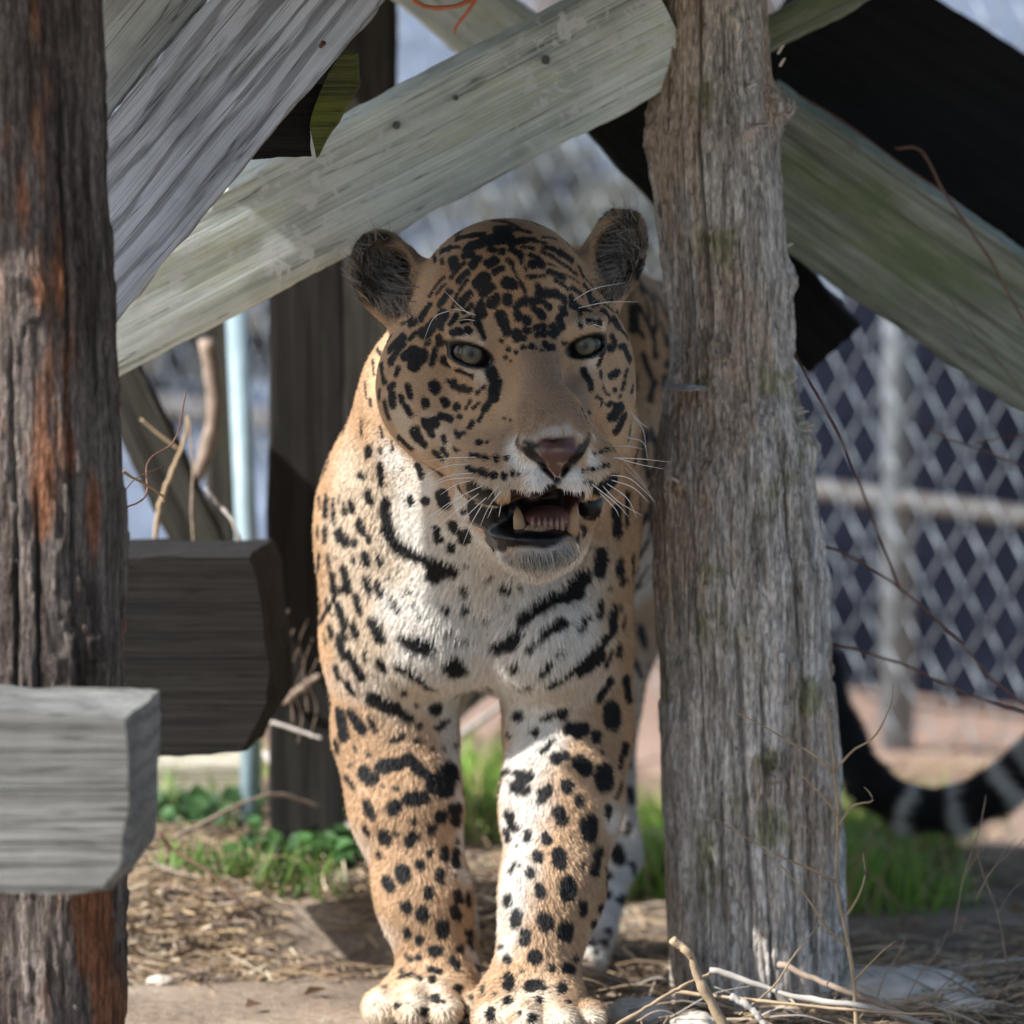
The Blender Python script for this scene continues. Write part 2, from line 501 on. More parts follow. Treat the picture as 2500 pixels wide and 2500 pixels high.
# --- black marks of the coat, traced as strokes (x1, y1, x2, y2, radius) or dots (x, y, radius), one list for each traced area (x0, y0, scale)
MARKS = [
 ((850, 500, 4.83), """1010 500 1200 420 36|1110 550 1180 510 48|1180 510 1300 490 25|1300 310 1490 255 48|1300 400 1570 350 52|1300 330 1330 390 45|1500 160 1560 160 38|1560 170 1680 310 50|1720 190 1900 220 30|1760 300 1900 290 50|1650 400 1900 390 50|1400 520 1640 450 48|1640 450 1800 420 50|1370 610 1450 585 45|1240 660 1245 720 68|1110 650 1110 680 28|1010 600 1030 660 26|1210 860 1370 690 24|1460 715 1530 645 52|1660 690 1720 660 62|1730 790 1800 760 40|1300 900 1400 810 38|1540 930 1600 870 68|1580 1060 1700 970 40|1860 920 1932 930 48|1690 1160 1740 1120 52|1880 1100 1880 1140 48|1080 1180 1190 1030 33|1330 1170 1420 1060 38|960 1080 1130 850 14|1040 1060 1140 940 13|880 1290 960 1180 26|1230 1210 1290 1050 15|1310 1010 1410 890 15|740 1410 840 1350 33|640 1410 760 1345 14|910 1510 1000 1410 58|1080 1430 1120 1290 48|1210 1400 1280 1300 24|1370 1260 1450 1190 26|1570 1180 1590 1300 38|1520 1240 1520 1400 33|1530 1400 1590 1570 28|1340 1380 1440 1350 24|1230 1510 1300 1490 42|1340 1500 1440 1490 28|1390 1450 1420 1450 18|1790 1290 1830 1400 50|1830 1400 1880 1500 44|1070 1560 1090 1630 38|730 1580 800 1510 24|920 1640 950 1620 20|440 1660 510 1530 20|500 1700 640 1550 38|500 1860 640 1640 33|990 1880 1030 1700 26|680 1790 770 1720 52|860 1740 890 1730 33|780 1880 870 1780 66|340 1700 380 1760 16"""),
 ((1150, 500, 4.83), """240 185 400 190 22|400 200 560 270 33|520 290 700 330 18|290 290 430 280 42|400 300 460 380 55|0 480 200 430 55|200 400 330 370 48|330 400 480 450 46|520 440 640 420 48|620 400 740 410 28|740 430 880 450 22|20 350 130 360 28|230 530 260 530 42|360 550 380 550 46|850 380 1000 410 16|870 500 980 520 33|960 530 1030 560 28|1060 560 1180 660 46|850 560 960 610 23|960 620 1080 700 23|490 520 590 600 42|580 560 600 670 28|600 500 730 520 23|700 590 760 620 23|730 700 830 690 55|790 640 850 720 42|640 740 650 770 18|430 660 480 700 32|480 710 560 860 20|590 920 640 1030 20|660 840 860 840 20|720 860 760 850 28|930 800 1090 860 42|1000 900 1140 990 25|780 950 810 1010 28|820 1040 1000 1040 42|1000 1060 1080 1110 38|1090 1110 1110 1150 23|920 700 1030 740 12|1110 720 1240 820 22|1140 830 1270 920 12|1270 730 1380 830 20|1330 850 1440 970 18|1340 950 1400 1030 23|1200 980 1300 1070 23|1390 1060 1470 1160 36|1400 1120 1440 1200 28|1170 1070 1200 1170 23|1200 1170 1290 1230 40|1350 1240 1380 1250 23|1280 1230 1290 1430 22|1540 1020 1650 1130 16|1570 1170 1680 1260 16|1560 1260 1610 1350 38|1720 1270 1880 1430 22|1690 1350 1740 1440 28|1740 1450 1840 1560 28|1380 1370 1520 1390 26|1660 1540 1700 1660 23|1800 1670 1870 1830 36|1500 1880 1640 1720 26|1620 1700 1660 1690 32|420 920 490 950 52|640 1120 640 1160 33|530 1210 610 1140 33|550 1290 560 1330 43|650 1330 660 1380 36|730 1130 800 1130 38|730 1170 740 1240 26|860 1150 920 1220 28|800 1270 840 1310 43|1080 1220 1090 1280 38|1040 1340 1070 1440 33|540 1520 550 1560 52|590 1580 640 1580 28|650 1480 670 1490 36|760 1440 760 1470 30|780 1530 790 1540 23|840 1430 860 1440 30|850 1500 850 1530 33|960 1430 1010 1510 33|930 1510 980 1550 26|600 1680 620 1680 20|690 1680 760 1680 16|720 1650 730 1660 18|820 1715 840 1715 11|870 1640 910 1690 26|950 1670 970 1690 23|1080 1630 1110 1630 18|360 1600 20|440 1700 23|530 1740 20|410 1800 20|470 1850 11"""),
 ((880, 850, 4.83), """20 200 80 60 18|150 150 160 300 13|250 200 280 400 27|420 320 450 240 23|560 440 590 570 26|340 470 380 430 33|370 540 380 680 36|480 570 490 640 28|540 700 590 780 28|220 500 220 600 20|280 620 340 840 16|870 440 890 480 52|750 620 770 670 38|980 140 1050 180 33|1050 180 1180 270 26|1180 270 1320 340 16|1040 390 1060 390 20|1100 400 1110 440 40|1190 470 1210 470 40|1270 500 1290 490 30|1370 530 1450 460 14|990 620 1010 650 36|1140 690 40|1240 710 1300 620 14|1330 700 1400 650 15|960 800 1060 830 38|1170 810 26|780 890 860 880 57|820 980 840 1020 36|640 980 680 1060 48|680 1060 760 1150 33|1280 940 1320 880 23|980 1050 1000 1100 23|1130 990 1150 1050 23|1190 1010 1220 1000 20|460 1060 600 1190 26|890 1230 960 1310 28|980 1200 1020 1270 26|1100 1180 1150 1210 13|1400 1110 30|1490 1110 15|1300 1270 1390 1270 23|1470 1290 30|1600 1300 30|1710 1300 23|1260 1400 1320 1440 22|1320 1440 1500 1490 26|1570 1500 35|1690 1510 33|1800 1495 26|1880 1495 20|1540 290 1600 400 62|1600 400 1570 560 62|1560 560 1470 720 30|1460 720 1400 860 15|1700 830 16|1770 850 11|90 1180 100 1250 36|240 1200 250 1240 20|230 1380 260 1600 33|20 1500 36|90 1700 100 1780 33|670 1380 720 1500 33|380 1100 380 1220 12|480 1420 13|600 1780 610 1830 38|770 1800 46|960 1740 1000 1830 66|820 1400 960 1490 13|10 850 15 1040 11|60 400 70 600 9|120 600 125 700 8|240 950 260 1040 13"""),
 ((750, 1200, 4.83), """150 60 160 180 18|230 60 220 300 20|310 100 320 360 15|380 60 380 130 10|440 140 445 270 15|520 110 530 230 28|720 30 745 120 32|130 430 130 520 18|220 420 210 590 22|370 460 380 560 35|440 540 460 610 40|625 370 660 470 38|730 530 735 570 30|560 570 560 640 20|550 760 555 820 18|690 760 710 840 42|860 770 885 870 25|145 760 140 900 28|255 760 265 900 14|335 780 18|300 970 325 1180 28|440 920 490 1170 38|700 1010 730 1170 32|840 1080 880 1200 35|990 1020 24|1190 1130 1220 1180 20|150 1200 180 1520 25|230 1280 280 1440 20|370 1340 440 1540 38|580 1240 630 1420 32|1020 1270 1090 1410 32|1250 1310 1300 1360 20|1350 1460 30|1640 1370 48|1880 1370 45|1860 1110 1865 1150 48|1540 1520 18|1660 1640 34|930 120 930 280 55|930 280 970 440 55|970 440 1120 680 75|1120 680 1350 760 70|1350 760 1500 830 60|1500 850 1520 950 95|1620 880 1720 920 70|270 1590 290 1710 25|540 1580 580 1700 32|790 1520 880 1720 55|1120 1720 1250 1790 50|1250 1790 1420 1810 90|380 1700 400 1850 25|130 1660 190 1800 18|1530 430 1560 550 40|1720 400 1760 450 45|1870 530 70|1710 650 45|1840 240 28|1860 860 22|1790 1740 1880 1720 16"""),
 ((1100, 1350, 3.864), """140 110 22|510 320 50|650 320 28|530 500 26|340 630 30|220 620 13|330 250 390 210 14|820 190 870 170 16|690 600 960 420 60|680 640 720 600 40|1100 390 1240 240 75|1000 420 1100 390 50|1190 400 1270 200 50|1420 0 1410 180 50|460 870 520 830 60|550 870 630 760 60|730 910 900 780 25|900 740 1060 650 45|1220 700 1280 600 35|1410 470 1400 600 28|1500 340 18|1530 560 1520 740 35|1540 480 1550 560 20|1580 100 1570 200 18|1620 150 1610 290 16|1660 250 14|1705 50 1710 200 12|1600 480 1600 540 12|1630 620 1625 700 16|1480 780 1370 920 40|1370 960 1240 1070 75|1200 1050 920 1250 32|1520 920 1460 1080 14|1590 870 1580 960 18|1060 920 1000 970 18|930 1060 850 1140 28|610 1080 40|640 1260 740 1260 28|60 1080 88|0 1060 100 1080 72|390 1320 60|360 1270 40|60 1330 150 1300 16|40 830 120 790 16|180 810 20|640 1540 46|870 1560 930 1540 23|980 1520 1080 1500 30|1060 1540 33|800 1690 40|1130 1660 1250 1660 58|1200 1700 48|1370 1720 1370 1760 38|1520 1470 1530 1600 70|1660 1200 1680 1380 42|1400 1370 1510 1200 32|1660 1830 1640 1900 25|870 1880 970 1760 20|1420 1880 16|550 1720 20"""),
 ((750, 1550, 3.864), """1410 560 1500 520 16|690 250 730 310 32|550 170 560 230 15|860 290 940 320 35|1000 380 1080 420 35|1130 480 1200 490 25|920 540 26|830 460 16|1030 660 20|1210 690 62|310 60 360 200 30|400 180 520 400 32|270 300 300 400 22|370 440 430 540 25|300 720 350 960 42|410 740 520 890 45|590 780 640 900 22|620 600 820 690 60|800 690 970 790 40|1050 855 28|1230 880 1320 810 28|890 960 30|790 1000 850 1000 20|1020 1005 1110 1005 20|1180 1080 20|1280 1070 16|1390 1050 20|440 1050 460 1090 14|570 1120 590 1150 18|410 1240 14|700 1240 850 1230 60|850 1230 960 1160 50|960 1180 1100 1300 50|540 1310 600 1360 65|1250 1390 1350 1300 100|1300 1430 90|560 1590 610 1700 35|810 1640 830 1620 60|960 1550 1100 1540 60|1000 1500 30|840 1455 26|720 1440 16|1000 1760 30|1260 1720 58|1400 1640 66|1400 1750 48|1170 1830 46|180 80 160 0 12|270 1000 290 1100 18|370 1340 430 1440 22|540 1810 580 1880 20"""),
 ((1150, 1800, 4.293), """340 370 600 400 50|470 520 560 540 60|520 460 580 400 55|400 820 450 940 52|370 990 380 1070 38|880 230 990 190 45|900 250 40|1130 260 1200 330 70|1390 430 1400 470 90|1400 350 75|1370 160 16|1000 490 1020 520 55|760 600 800 560 60|740 660 40|1125 640 1130 690 42|1440 740 1435 830 32|920 790 950 860 65|1240 900 1245 1010 80|600 1000 590 1070 38|780 1040 790 1090 45|1045 1040 16|700 1240 705 1270 45|925 1220 930 1320 62|1170 1310 1160 1370 14|1340 1200 1300 1400 48|620 1420 625 1440 45|510 1350 20|470 1310 410 1420 15|480 1150 18|1010 1530 1020 1630 75|720 1590 735 1640 52|390 1690 380 1760 38|1170 1760 1170 1830 42|1600 80 1560 330 25|1570 500 1530 620 22|1530 1190 1550 1280 70|1640 900 1650 1000 25|1690 1340 1710 1440 32|1440 1650 42|1590 1710 52|1360 1800 42"""),
 ((850, 1950, 4.293), """690 240 30|370 380 390 440 55|500 360 26|650 450 690 400 55|320 580 340 620 22|860 575 35|1000 540 1010 620 40|1130 560 1130 690 42|1140 450 24|560 760 570 820 70|755 700 52|970 790 965 840 48|400 860 440 940 48|840 970 850 1010 50|1150 1000 1155 1050 48|1110 810 14|1260 1000 1260 1120 22|600 1130 620 1160 52|775 1180 780 1250 52|1110 1170 1140 1240 48|990 1330 995 1400 60|600 1390 630 1440 35|750 1480 755 1490 45|1275 1410 40|1370 1490 32|900 1600 930 1590 55|1170 1570 38|600 1640 660 1690 22|740 1665 35|1090 1700 1150 1740 40|1140 1780 24|860 1790 960 1810 30|740 1890 23|880 1900 30|1320 1280 16|1430 1540 18"""),
 ((850, 2100, 2.576), """1060 340 1050 400 30|1235 370 1245 410 42|1365 430 1365 470 42|1110 460 1110 510 32|960 550 17|1175 610 43|1000 630 27|895 640 875 680 11|1280 680 24|1400 690 1380 680 30|1430 620 17|1085 700 11|1010 750 1010 800 32|1140 795 1210 795 32|1340 810 33|850 800 840 850 13|900 940 890 980 27|1010 890 30|1200 880 23|1160 990 28|1390 900 20|1080 960 14|920 840 11|1550 400 27|1610 520 20|1520 500 1560 590 16|1640 450 20|1710 410 20|1490 640 13|330 740 410 720 13|450 745 16|530 755 23|690 820 30|230 800 16|310 920 18|550 870 28|475 955 26|720 900 740 980 18|600 890 13|340 700 16|780 860 16"""),
 ((1200, 480, 3.864), """1440 600 1560 830 40|1390 800 1400 900 30|1350 1040 1340 1250 40|1390 1040 1520 1300 30|1530 1300 1540 1500 32|1380 1250 1420 1320 25|1520 900 1540 1100 22|1560 950 1660 1150 28|1660 1580 35|1640 1700 1640 1800 30|1430 1500 1530 1750 35|1530 1750 1500 1900 35|1600 1200 1650 1400 25"""),
 ((800, 450, 1.932), """1290 905 1330 880 11|1335 905 1365 885 13|1355 972 10|1400 935 1392 965 7|1440 955 1435 985 7|1270 1000 1330 1045 6|1330 1030 1360 1040 8|1348 1100 1378 1050 20|1362 1165 1400 1090 13|1300 960 1320 990 6|1410 880 1405 910 6|1455 900 1458 960 6|1380 1000 6|1205 880 1240 960 14|1240 960 1290 1040 8|1258 1268 7|1290 1262 8|1320 1254 9|1345 1248 8|1200 1350 5|1225 1348 7|1250 1345 8|1275 1338 9|1300 1330 9|1325 1325 8|1215 1405 7|1240 1410 8|1275 1448 1350 1392 22|1360 1530 1365 1640 22|1415 1450 1410 1600 10|1382 1770 1387 1880 11|1440 1740 1435 1850 7|1262 1540 1230 1590 26|1235 1080 7"""),
]
SP = []            # rows: ax ay az bx by bz r  tx ty tz shrink
def add_mark(x1, y1, x2, y2, r):
    a, na = hit(x1, y1)
    b, nb = hit(x2, y2)
    if np.linalg.norm(a - b) > 2.2 * (math.hypot(x2 - x1, y2 - y1) + 20) * mpp(a[1]):
        b = a + (at(x2, y2, a[1]) - at(x1, y1, a[1]))
        q = BVH.find_nearest(Vector(b))
        b = np.array(q[0])
    n = na + nb
    n /= np.linalg.norm(n) + 1e-9
    v = (a - CAM) / np.linalg.norm(a - CAM)
    c = abs(float(n @ v))
    t = v - n * float(n @ v)
    L = np.linalg.norm(t)
    t = t / L if L > 1e-4 else np.zeros(3)
    hdm = a[2] > .47 and a[1] < .09
    f_ = (1.06 if y1 < 690 else 1.24) if hdm else (1.3 if x1 < 930 and y1 < 1650 else 1.15)
    SP.append([*a, *b, r * mpp(a[1]) * f_ + (.0003 if hdm and y1 < 690 else .0007), *t, max(c, 0.34)])
for (x0, y0, sc), txt in MARKS:
    for row in txt.split('|'):
        f = [float(q) for q in row.split()]
        if len(f) == 3:
            f = [f[0], f[1], f[0], f[1], f[2]]
        add_mark(x0 + f[0] / sc, y0 + f[1] / sc, x0 + f[2] / sc, y0 + f[3] / sc, f[4] / sc)
TRACED = np.array(SP)
# rosettes over the back, the far flank and the thighs that the camera does not see
JN = np.zeros_like(JV)
e1 = JV[JQ[:, 2]] - JV[JQ[:, 0]]
e2 = JV[JQ[:, 3]] - JV[JQ[:, 1]]
fn = np.cross(e1, e2)
for i in range(4):
    np.add.at(JN, JQ[:, i], fn)
JN /= np.linalg.norm(JN, axis=1)[:, None] + 1e-12
view = (JV - CAM)
view /= np.linalg.norm(view, axis=1)[:, None]
facing = -(JN * view).sum(1)
cand = np.nonzero(((facing < 0.12) | (JV[:, 1] > 0.45)) & (JV[:, 2] > 0.06) & ~((JV[:, 2] > 0.42) & (JV[:, 1] < 0.05) & (facing < 0.0) & (JV[:, 1] < -0.1)))[0]
rng.shuffle(cand)
chosen = []
tr_mid = (TRACED[:, :3] + TRACED[:, 3:6]) / 2
for c in cand[:6000]:
    p = JV[c]
    d0 = 0.062 if p[1] > 0.3 and p[2] > 0.32 else 0.032
    if chosen and np.min(np.linalg.norm(np.array([q for q, _ in chosen]) - p, axis=1)) < d0: continue
    if np.min(np.linalg.norm(tr_mid - p, axis=1)) < 0.03: continue
    chosen.append((p, c))
    n = JN[c]
    u = np.cross(n, [0.3, 0.9, 0.1]); u /= np.linalg.norm(u) + 1e-9
    v = np.cross(n, u)
    if d0 > 0.05:
        for q in range(5):
            an = q * 1.2566 + rng.uniform(-.3, .3)
            R = rng.uniform(.017, .022)
            a = p + R * (math.cos(an) * u * 1.25 + math.sin(an) * v)
            b = p + R * (math.cos(an + .5) * u * 1.25 + math.sin(an + .5) * v)
            SP.append([*a, *b, rng.uniform(.006, .009), 0, 0, 0, 1])
    else:
        a = p + u * rng.uniform(.002, .008)
        b = p - u * rng.uniform(.002, .008)
        SP.append([*a, *b, rng.uniform(.005, .009), 0, 0, 0, 1])
SP = np.array(SP)

# --- ground colour of the coat
TAN = np.array([.485, .325, .195])
RUF = np.array([.38, .215, .105])
WHT = np.array([.76, .735, .68])
BLK = np.array([.010, .010, .011])
MUZ = np.array([.30, .205, .135])
CRM = np.array([.64, .55, .43])
GRY = np.array([.34, .33, .31])
# soft patches (x, y, radius px, colour, weight)
PATCH = []
def patch(col, wt, txt):
    for row in txt.split('|'):
        f = [float(q) for q in row.split()]
        p, n = hit(f[0], f[1])
        PATCH.append((p, f[2] * mpp(p[1]), col, wt))
patch(RUF, .8, "1080 700 70|1050 800 60|1460 760 50|1130 640 70|1420 700 50|1240 560 80|1180 600 90|1290 600 80|1390 640 60|1250 700 80|1300 780 60")
patch(CRM, .8, "850 1150 80|900 1200 90|830 1300 80|880 1400 80|830 1480 70|920 1550 80|860 1600 60|1450 1400 70|1470 1560 60|1000 1700 90|960 1330 100|1380 1700 80")
patch(WHT, .95, "1170 1330 110|1130 1450 120|1240 1480 120|1180 1580 120|1300 1460 110|1340 1560 110|1290 1640 80|1240 1680 80|1000 1230 70|1040 1180 60|960 1120 60|1010 1300 80|1080 1390 90|1050 1480 90|960 1480 60|1080 1600 90|1000 1600 60|1400 1480 70|1420 1560 60|1120 1240 60|1060 1290 60|1300 1400 60|1180 1240 60")
patch(WHT, .85, "1110 1700 60|1100 1760 60|1110 1850 45|1120 1950 40|1125 2050 38|1130 2130 40|1160 2230 40|1270 1760 70|1255 1850 55|1240 1930 50|1240 2020 50|1250 2100 45|1240 2180 40|1220 2250 36|1200 2320 34|1180 2390 30|1330 1800 50|1290 1840 60|1280 1920 60|1290 1990 50|1280 2060 50|1270 2140 50|1255 2220 45|1235 2300 40|1300 1760 60")
patch(WHT, .9, "1480 2250 50|1500 2180 50|1510 2100 40|1460 2330 40|1500 2000 45|1530 2060 30")
patch(CRM * 1.15, .9, "930 2430 50|1010 2440 50|1090 2445 50|1210 2470 50|1290 2475 50|1370 2480 50|1040 2410 60|1300 2430 60|910 2450 45|940 2480 45|1000 2490 40|1080 2495 40|1150 2480 40|1210 2500 40|1300 2510 40|1380 2500 45|1450 2480 50|1190 2470 30")
patch(CRM, .7, "985 1040 45|970 990 40|1020 1090 40|1090 1110 40|1120 1160 35|1130 1210 30|1550 960 25|1545 1040 30|1530 1090 30|1060 1050 35")
patch(MUZ, .95, "1330 900 75|1310 960 75|1340 980 75|1330 1020 70|1280 1010 55|1385 1000 50|1240 1060 50|1400 950 55|1425 985 45|1420 1020 40|1290 860 40|1350 860 50")
patch(WHT, .92, "1255 1085 30|1262 1118 26|1275 1140 36|1300 1165 36|1320 1190 36|1340 1215 26|1400 1165 30|1390 1195 36|1420 1215 34|1440 1230 30|1450 1120 26|1290 1215 34|1250 1230 26|1448 1066 16")
patch(GRY * 1.4, .8, "1330 1062 16|1360 1060 16|1390 1060 15|1300 1066 15|1420 1062 14|1280 1070 14")
patch(CRM, .7, "1240 1190 30|1200 1190 28|1180 1175 20|1450 1180 30|1470 1160 24|1480 1190 24")
patch(CRM * 1.1, .9, "1165 912 20|1185 912 18|1140 902 14|1120 890 12|1440 888 18|1455 880 14|1470 870 12|1130 815 16|1160 812 14|1180 830 14|1425 790 14|1450 785 14|1475 800 12|1420 905 14")
patch(GRY, .9, "1240 1365 34|1290 1365 40|1340 1365 40|1390 1355 36|1300 1340 36|1360 1335 36")
patch(WHT, .9, "1225 1360 24|1260 1390 30|1310 1395 30|1360 1393 30|1405 1365 26|1410 1335 22")
EARD = np.array([.022, .018, .015])
patch(EARD, .95, "880 620 40|900 580 36|940 575 30|870 680 36|920 640 50|950 690 50|980 640 36|950 740 44|900 720 40|985 700 30|1510 560 46|1545 540 40|1560 600 36|1540 650 40|1500 640 40|1520 690 36|1480 600 34|1555 680 30")
patch(TAN * .8, .8, "930 770 30|1010 690 26|1530 720 26|1450 640 22")

def blackblob(rows):
    out = []
    for r in rows.split('|'):
        f = [float(q) for q in r.split()]
        if len(f) == 3: f = [f[0], f[1], f[0], f[1], f[2]]
        a, _ = hit(f[0], f[1]); b, _ = hit(f[2], f[3])
        out.append([*a, *b, f[4] * mpp(a[1]), 0, 0, 0, 1])
    return out
# lips, lids and nostril rims: bare black skin
LIPS = np.array(blackblob("1165 1275 1195 1318 28|1190 1325 1230 1335 14|1160 1205 1215 1235 34|1165 1250 1230 1275 40|1185 1295 1250 1302 34|1230 1312 1330 1314 26|1330 1314 1415 1306 25|1427 1240 1427 1300 15|1238 1235 1240 1290 22|1190 1205 1262 1232 20|1445 1235 1490 1195 18|1430 1255 1462 1225 18|1262 1285 1262 1225 14"))
NOSE_B = np.array(blackblob("1265 1073 1350 1078 5|1350 1078 1440 1065 5|1262 1076 1292 1100 13|1292 1104 1322 1128 20|1318 1130 1350 1165 10|1438 1070 1424 1095 12|1420 1098 1400 1122 16|1396 1128 1374 1160 9|1360 1172 1362 1198 12|1280 1080 1310 1090 8"))
NOSE_P = np.array(blackblob("1328 1092 1390 1086 20|1322 1080 1396 1075 11|1335 1115 1395 1110 20|1350 1140 1376 1138 16|1362 1155 12"))

def strokes_dist(P, S, noise=None):
    """signed distance (negative inside) from the points P to the nearest stroke of S"""
    best = np.full(len(P), 1.0)
    order = np.argsort(P[:, 2], kind='stable')
    Z = P[order, 2]
    for s in S:
        a, b, r = s[:3], s[3:6], s[6]
        m = r * 2.8 + .006
        lo = np.searchsorted(Z, min(a[2], b[2]) - m); hi = np.searchsorted(Z, max(a[2], b[2]) + m)
        if hi <= lo: continue
        ids = order[lo:hi]
        Q = P[ids]
        sel = (Q[:, 0] > min(a[0], b[0]) - m) & (Q[:, 0] < max(a[0], b[0]) + m) & (Q[:, 1] > min(a[1], b[1]) - m) & (Q[:, 1] < max(a[1], b[1]) + m)
        if not sel.any(): continue
        ids = ids[sel]; Q = Q[sel]
        ab = b - a
        t = np.clip(((Q - a) @ ab) / (ab @ ab + 1e-9), 0, 1)
        d = Q - a - t[:, None] * ab
        if s[10] < 1:
            d = d - np.outer((d @ s[7:10]) * (1 - s[10]), s[7:10])
        dist = np.linalg.norm(d, axis=1) - r
        best[ids] = np.minimum(best[ids], dist)
    return best

def coat(P, Nrm, fuzz=0.0009):
    """colour (n,3) and hair length factor (n)"""
    n = len(P)
    col = np.tile(TAN, (n, 1))
    tone = 1 + 0.18 * vnoise(P, 22, 5) + 0.10 * vnoise(P, 70, 6)
    col = col * tone[:, None]
    wt = np.clip((-Nrm[:, 2] - .15) * 2.2, 0, 1) * (P[:, 2] < .5) * .9
    col = col * (1 - wt[:, None]) + WHT * wt[:, None]
    hind = np.clip((P[:, 1] - .28) * 6, 0, 1) * np.clip((.30 - P[:, 2]) * 6, 0, 1) * (P[:, 1] < .98) * (P[:, 0] < .3)
    col = col * (1 - .75 * hind[:, None]) + WHT * .8 * .75 * hind[:, None]
    Pn = P + .006 * np.stack([vnoise(P, 60, 1), vnoise(P, 60, 2), vnoise(P, 60, 3)], 1)
    for p, r, c, wgt in PATCH:
        d2 = ((Pn - p) ** 2).sum(1)
        ids = np.nonzero(d2 < (1.9 * r) ** 2)[0]
        if len(ids) == 0: continue
        k = wgt * np.clip(1.2 * np.exp(-d2[ids] / (r * r) * 1.0) - .035, 0, 1)
        k = k[:, None]
        col[ids] = col[ids] * (1 - k) + c * k
    # tail: black and white rings
    tl = (P[:, 0] > .30)
    if tl.any():
        tp = smoothpath(np.array([at(*q) for q in TAILP]), 200)
        q = P[tl]
        best = np.zeros(len(q)); bd = np.full(len(q), 9.)
        for i, c in enumerate(tp):
            d = ((q - c) ** 2).sum(1)
            mm = d < bd
            best[mm] = i; bd[mm] = d[mm]
        s = best / 199 + .010 * vnoise(q, 45, 9)
        ring = np.zeros(len(q))
        for c0, hw in ((.535, .014), (.63, .020), (.755, .022), (.845, .030)):
            ring = np.maximum(ring, np.clip((hw - abs(s - c0)) / .006, 0, 1))
        ring *= np.clip(.95 + .5 * vnoise(q, 60, 11), 0, 1)
        dark = np.tile(BLK, (len(q), 1))
        tc = dark * (1 - ring[:, None]) + WHT * .8 * ring[:, None]
        col[tl] = tc
    Pj = P + fuzz * rng.normal(size=P.shape) + .0013 * np.stack([vnoise(P, 140, 21), vnoise(P, 140, 22), vnoise(P, 140, 23)], 1)
    d = strokes_dist(Pj, SP)
    k = np.clip(.5 - d / .0014, 0, 1)
    k[tl] = 0
    k = k[:, None]
    col = col * (1 - k) + BLK * k
    ln = np.ones(n)
    dl = strokes_dist(P, LIPS)
    k = np.clip(.5 - dl / .003, 0, 1); col = col * (1 - k[:, None]) + np.array([.006, .006, .007]) * k[:, None]; ln *= 1 - k
    for e in EYES:
        q = P - at(e['al'][0], e['al'][1], e['c'][1] - e['r'])
        M = rotm(e['roll'])
        l = q @ M.T
        rr = np.sqrt((l[:, 0] / (e['w'] * mpp(-.1) + .0048)) ** 2 + (l[:, 2] / (e['h'] * mpp(-.1) + .0040)) ** 2)
        k = np.clip((1.12 - rr) / .16, 0, 1) * (abs(l[:, 1]) < .035)
        col = col * (1 - k[:, None]) + np.array([.008, .008, .009]) * k[:, None]
        ln *= 1 - k
    dn = strokes_dist(P, NOSE_P)
    k = np.clip(.5 - dn / .003, 0, 1); col = col * (1 - k[:, None]) + np.array([.12, .062, .052]) * k[:, None]; ln *= 1 - k
    dn = strokes_dist(P, NOSE_B)
    k = np.clip(.5 - dn / .003, 0, 1); col = col * (1 - k[:, None]) + np.array([.008, .007, .007]) * k[:, None]; ln *= 1 - k
    # inside of the mouth
    for (mx, my, mY, rx, ry, rz) in ((1336, 1240, -.150, 95, .082, 39), (1362, 1220, -.185, 49, .084, 31)):
        q = P - at(mx, my, mY)
        inm = np.sqrt((q[:, 0] / (rx * mpp(-.15))) ** 2 + (q[:, 1] / ry) ** 2 + (q[:, 2] / (rz * mpp(-.15))) ** 2) < 1.03
        col[inm] = np.array([.035, .014, .012]); ln[inm] = 0
    lo_, hi_ = at(1246, 1270, -.19), at(1428, 1196, -.19)
    inm = (P[:, 0] > lo_[0]) & (P[:, 0] < hi_[0]) & (P[:, 2] > lo_[2]) & (P[:, 2] < hi_[2]) & (P[:, 1] > -.216) & ((Nrm[:, 2] < -.25) | (Nrm[:, 1] > .05)) & (P[:, 1] < -.03)
    col[inm] = np.array([.030, .012, .010]); ln[inm] = 0
    lo_, hi_ = at(1258, 1288, -.16), at(1418, 1188, -.16)
    inm = (P[:, 0] > lo_[0]) & (P[:, 0] < hi_[0]) & (P[:, 2] > lo_[2]) & (P[:, 2] < hi_[2]) & (P[:, 1] > -.170) & (P[:, 1] < .09)
    col[inm] = np.array([.030, .012, .010]); ln[inm] = 0
    return col, ln

print('jaguar verts', len(JV), 'marks', len(SP))
jcol, jlen = coat(JV, JN, fuzz=0.0)
mat_skin = attr_mat('jaguar_skin', rough=.65, spec=.25)
_nt = mat_skin.node_tree                      # nose, lips and lids are wet
_wa = N(_nt, 'ShaderNodeAttribute'); _wa.attribute_name = 'furred'
_mr = N(_nt, 'ShaderNodeMapRange'); _mr.inputs[3].default_value = .28; _mr.inputs[4].default_value = .7
_nt.links.new(_wa.outputs['Fac'], _mr.inputs[0]); _nt.links.new(_mr.outputs[0], _nt.nodes['Principled BSDF'].inputs['Roughness'])
jaguar = mesh_obj('jaguar', JV, JQ, mat_skin, smooth=True)
set_col(jaguar.data, jcol * .8)
_fa = jaguar.data.attributes.new('furred', 'FLOAT', 'POINT'); _fa.data.foreach_set('value', jlen.astype(np.float32))
tag(jaguar, 'large spotted jaguar walking forward with its mouth open beside the upright weathered trunk', 'jaguar')

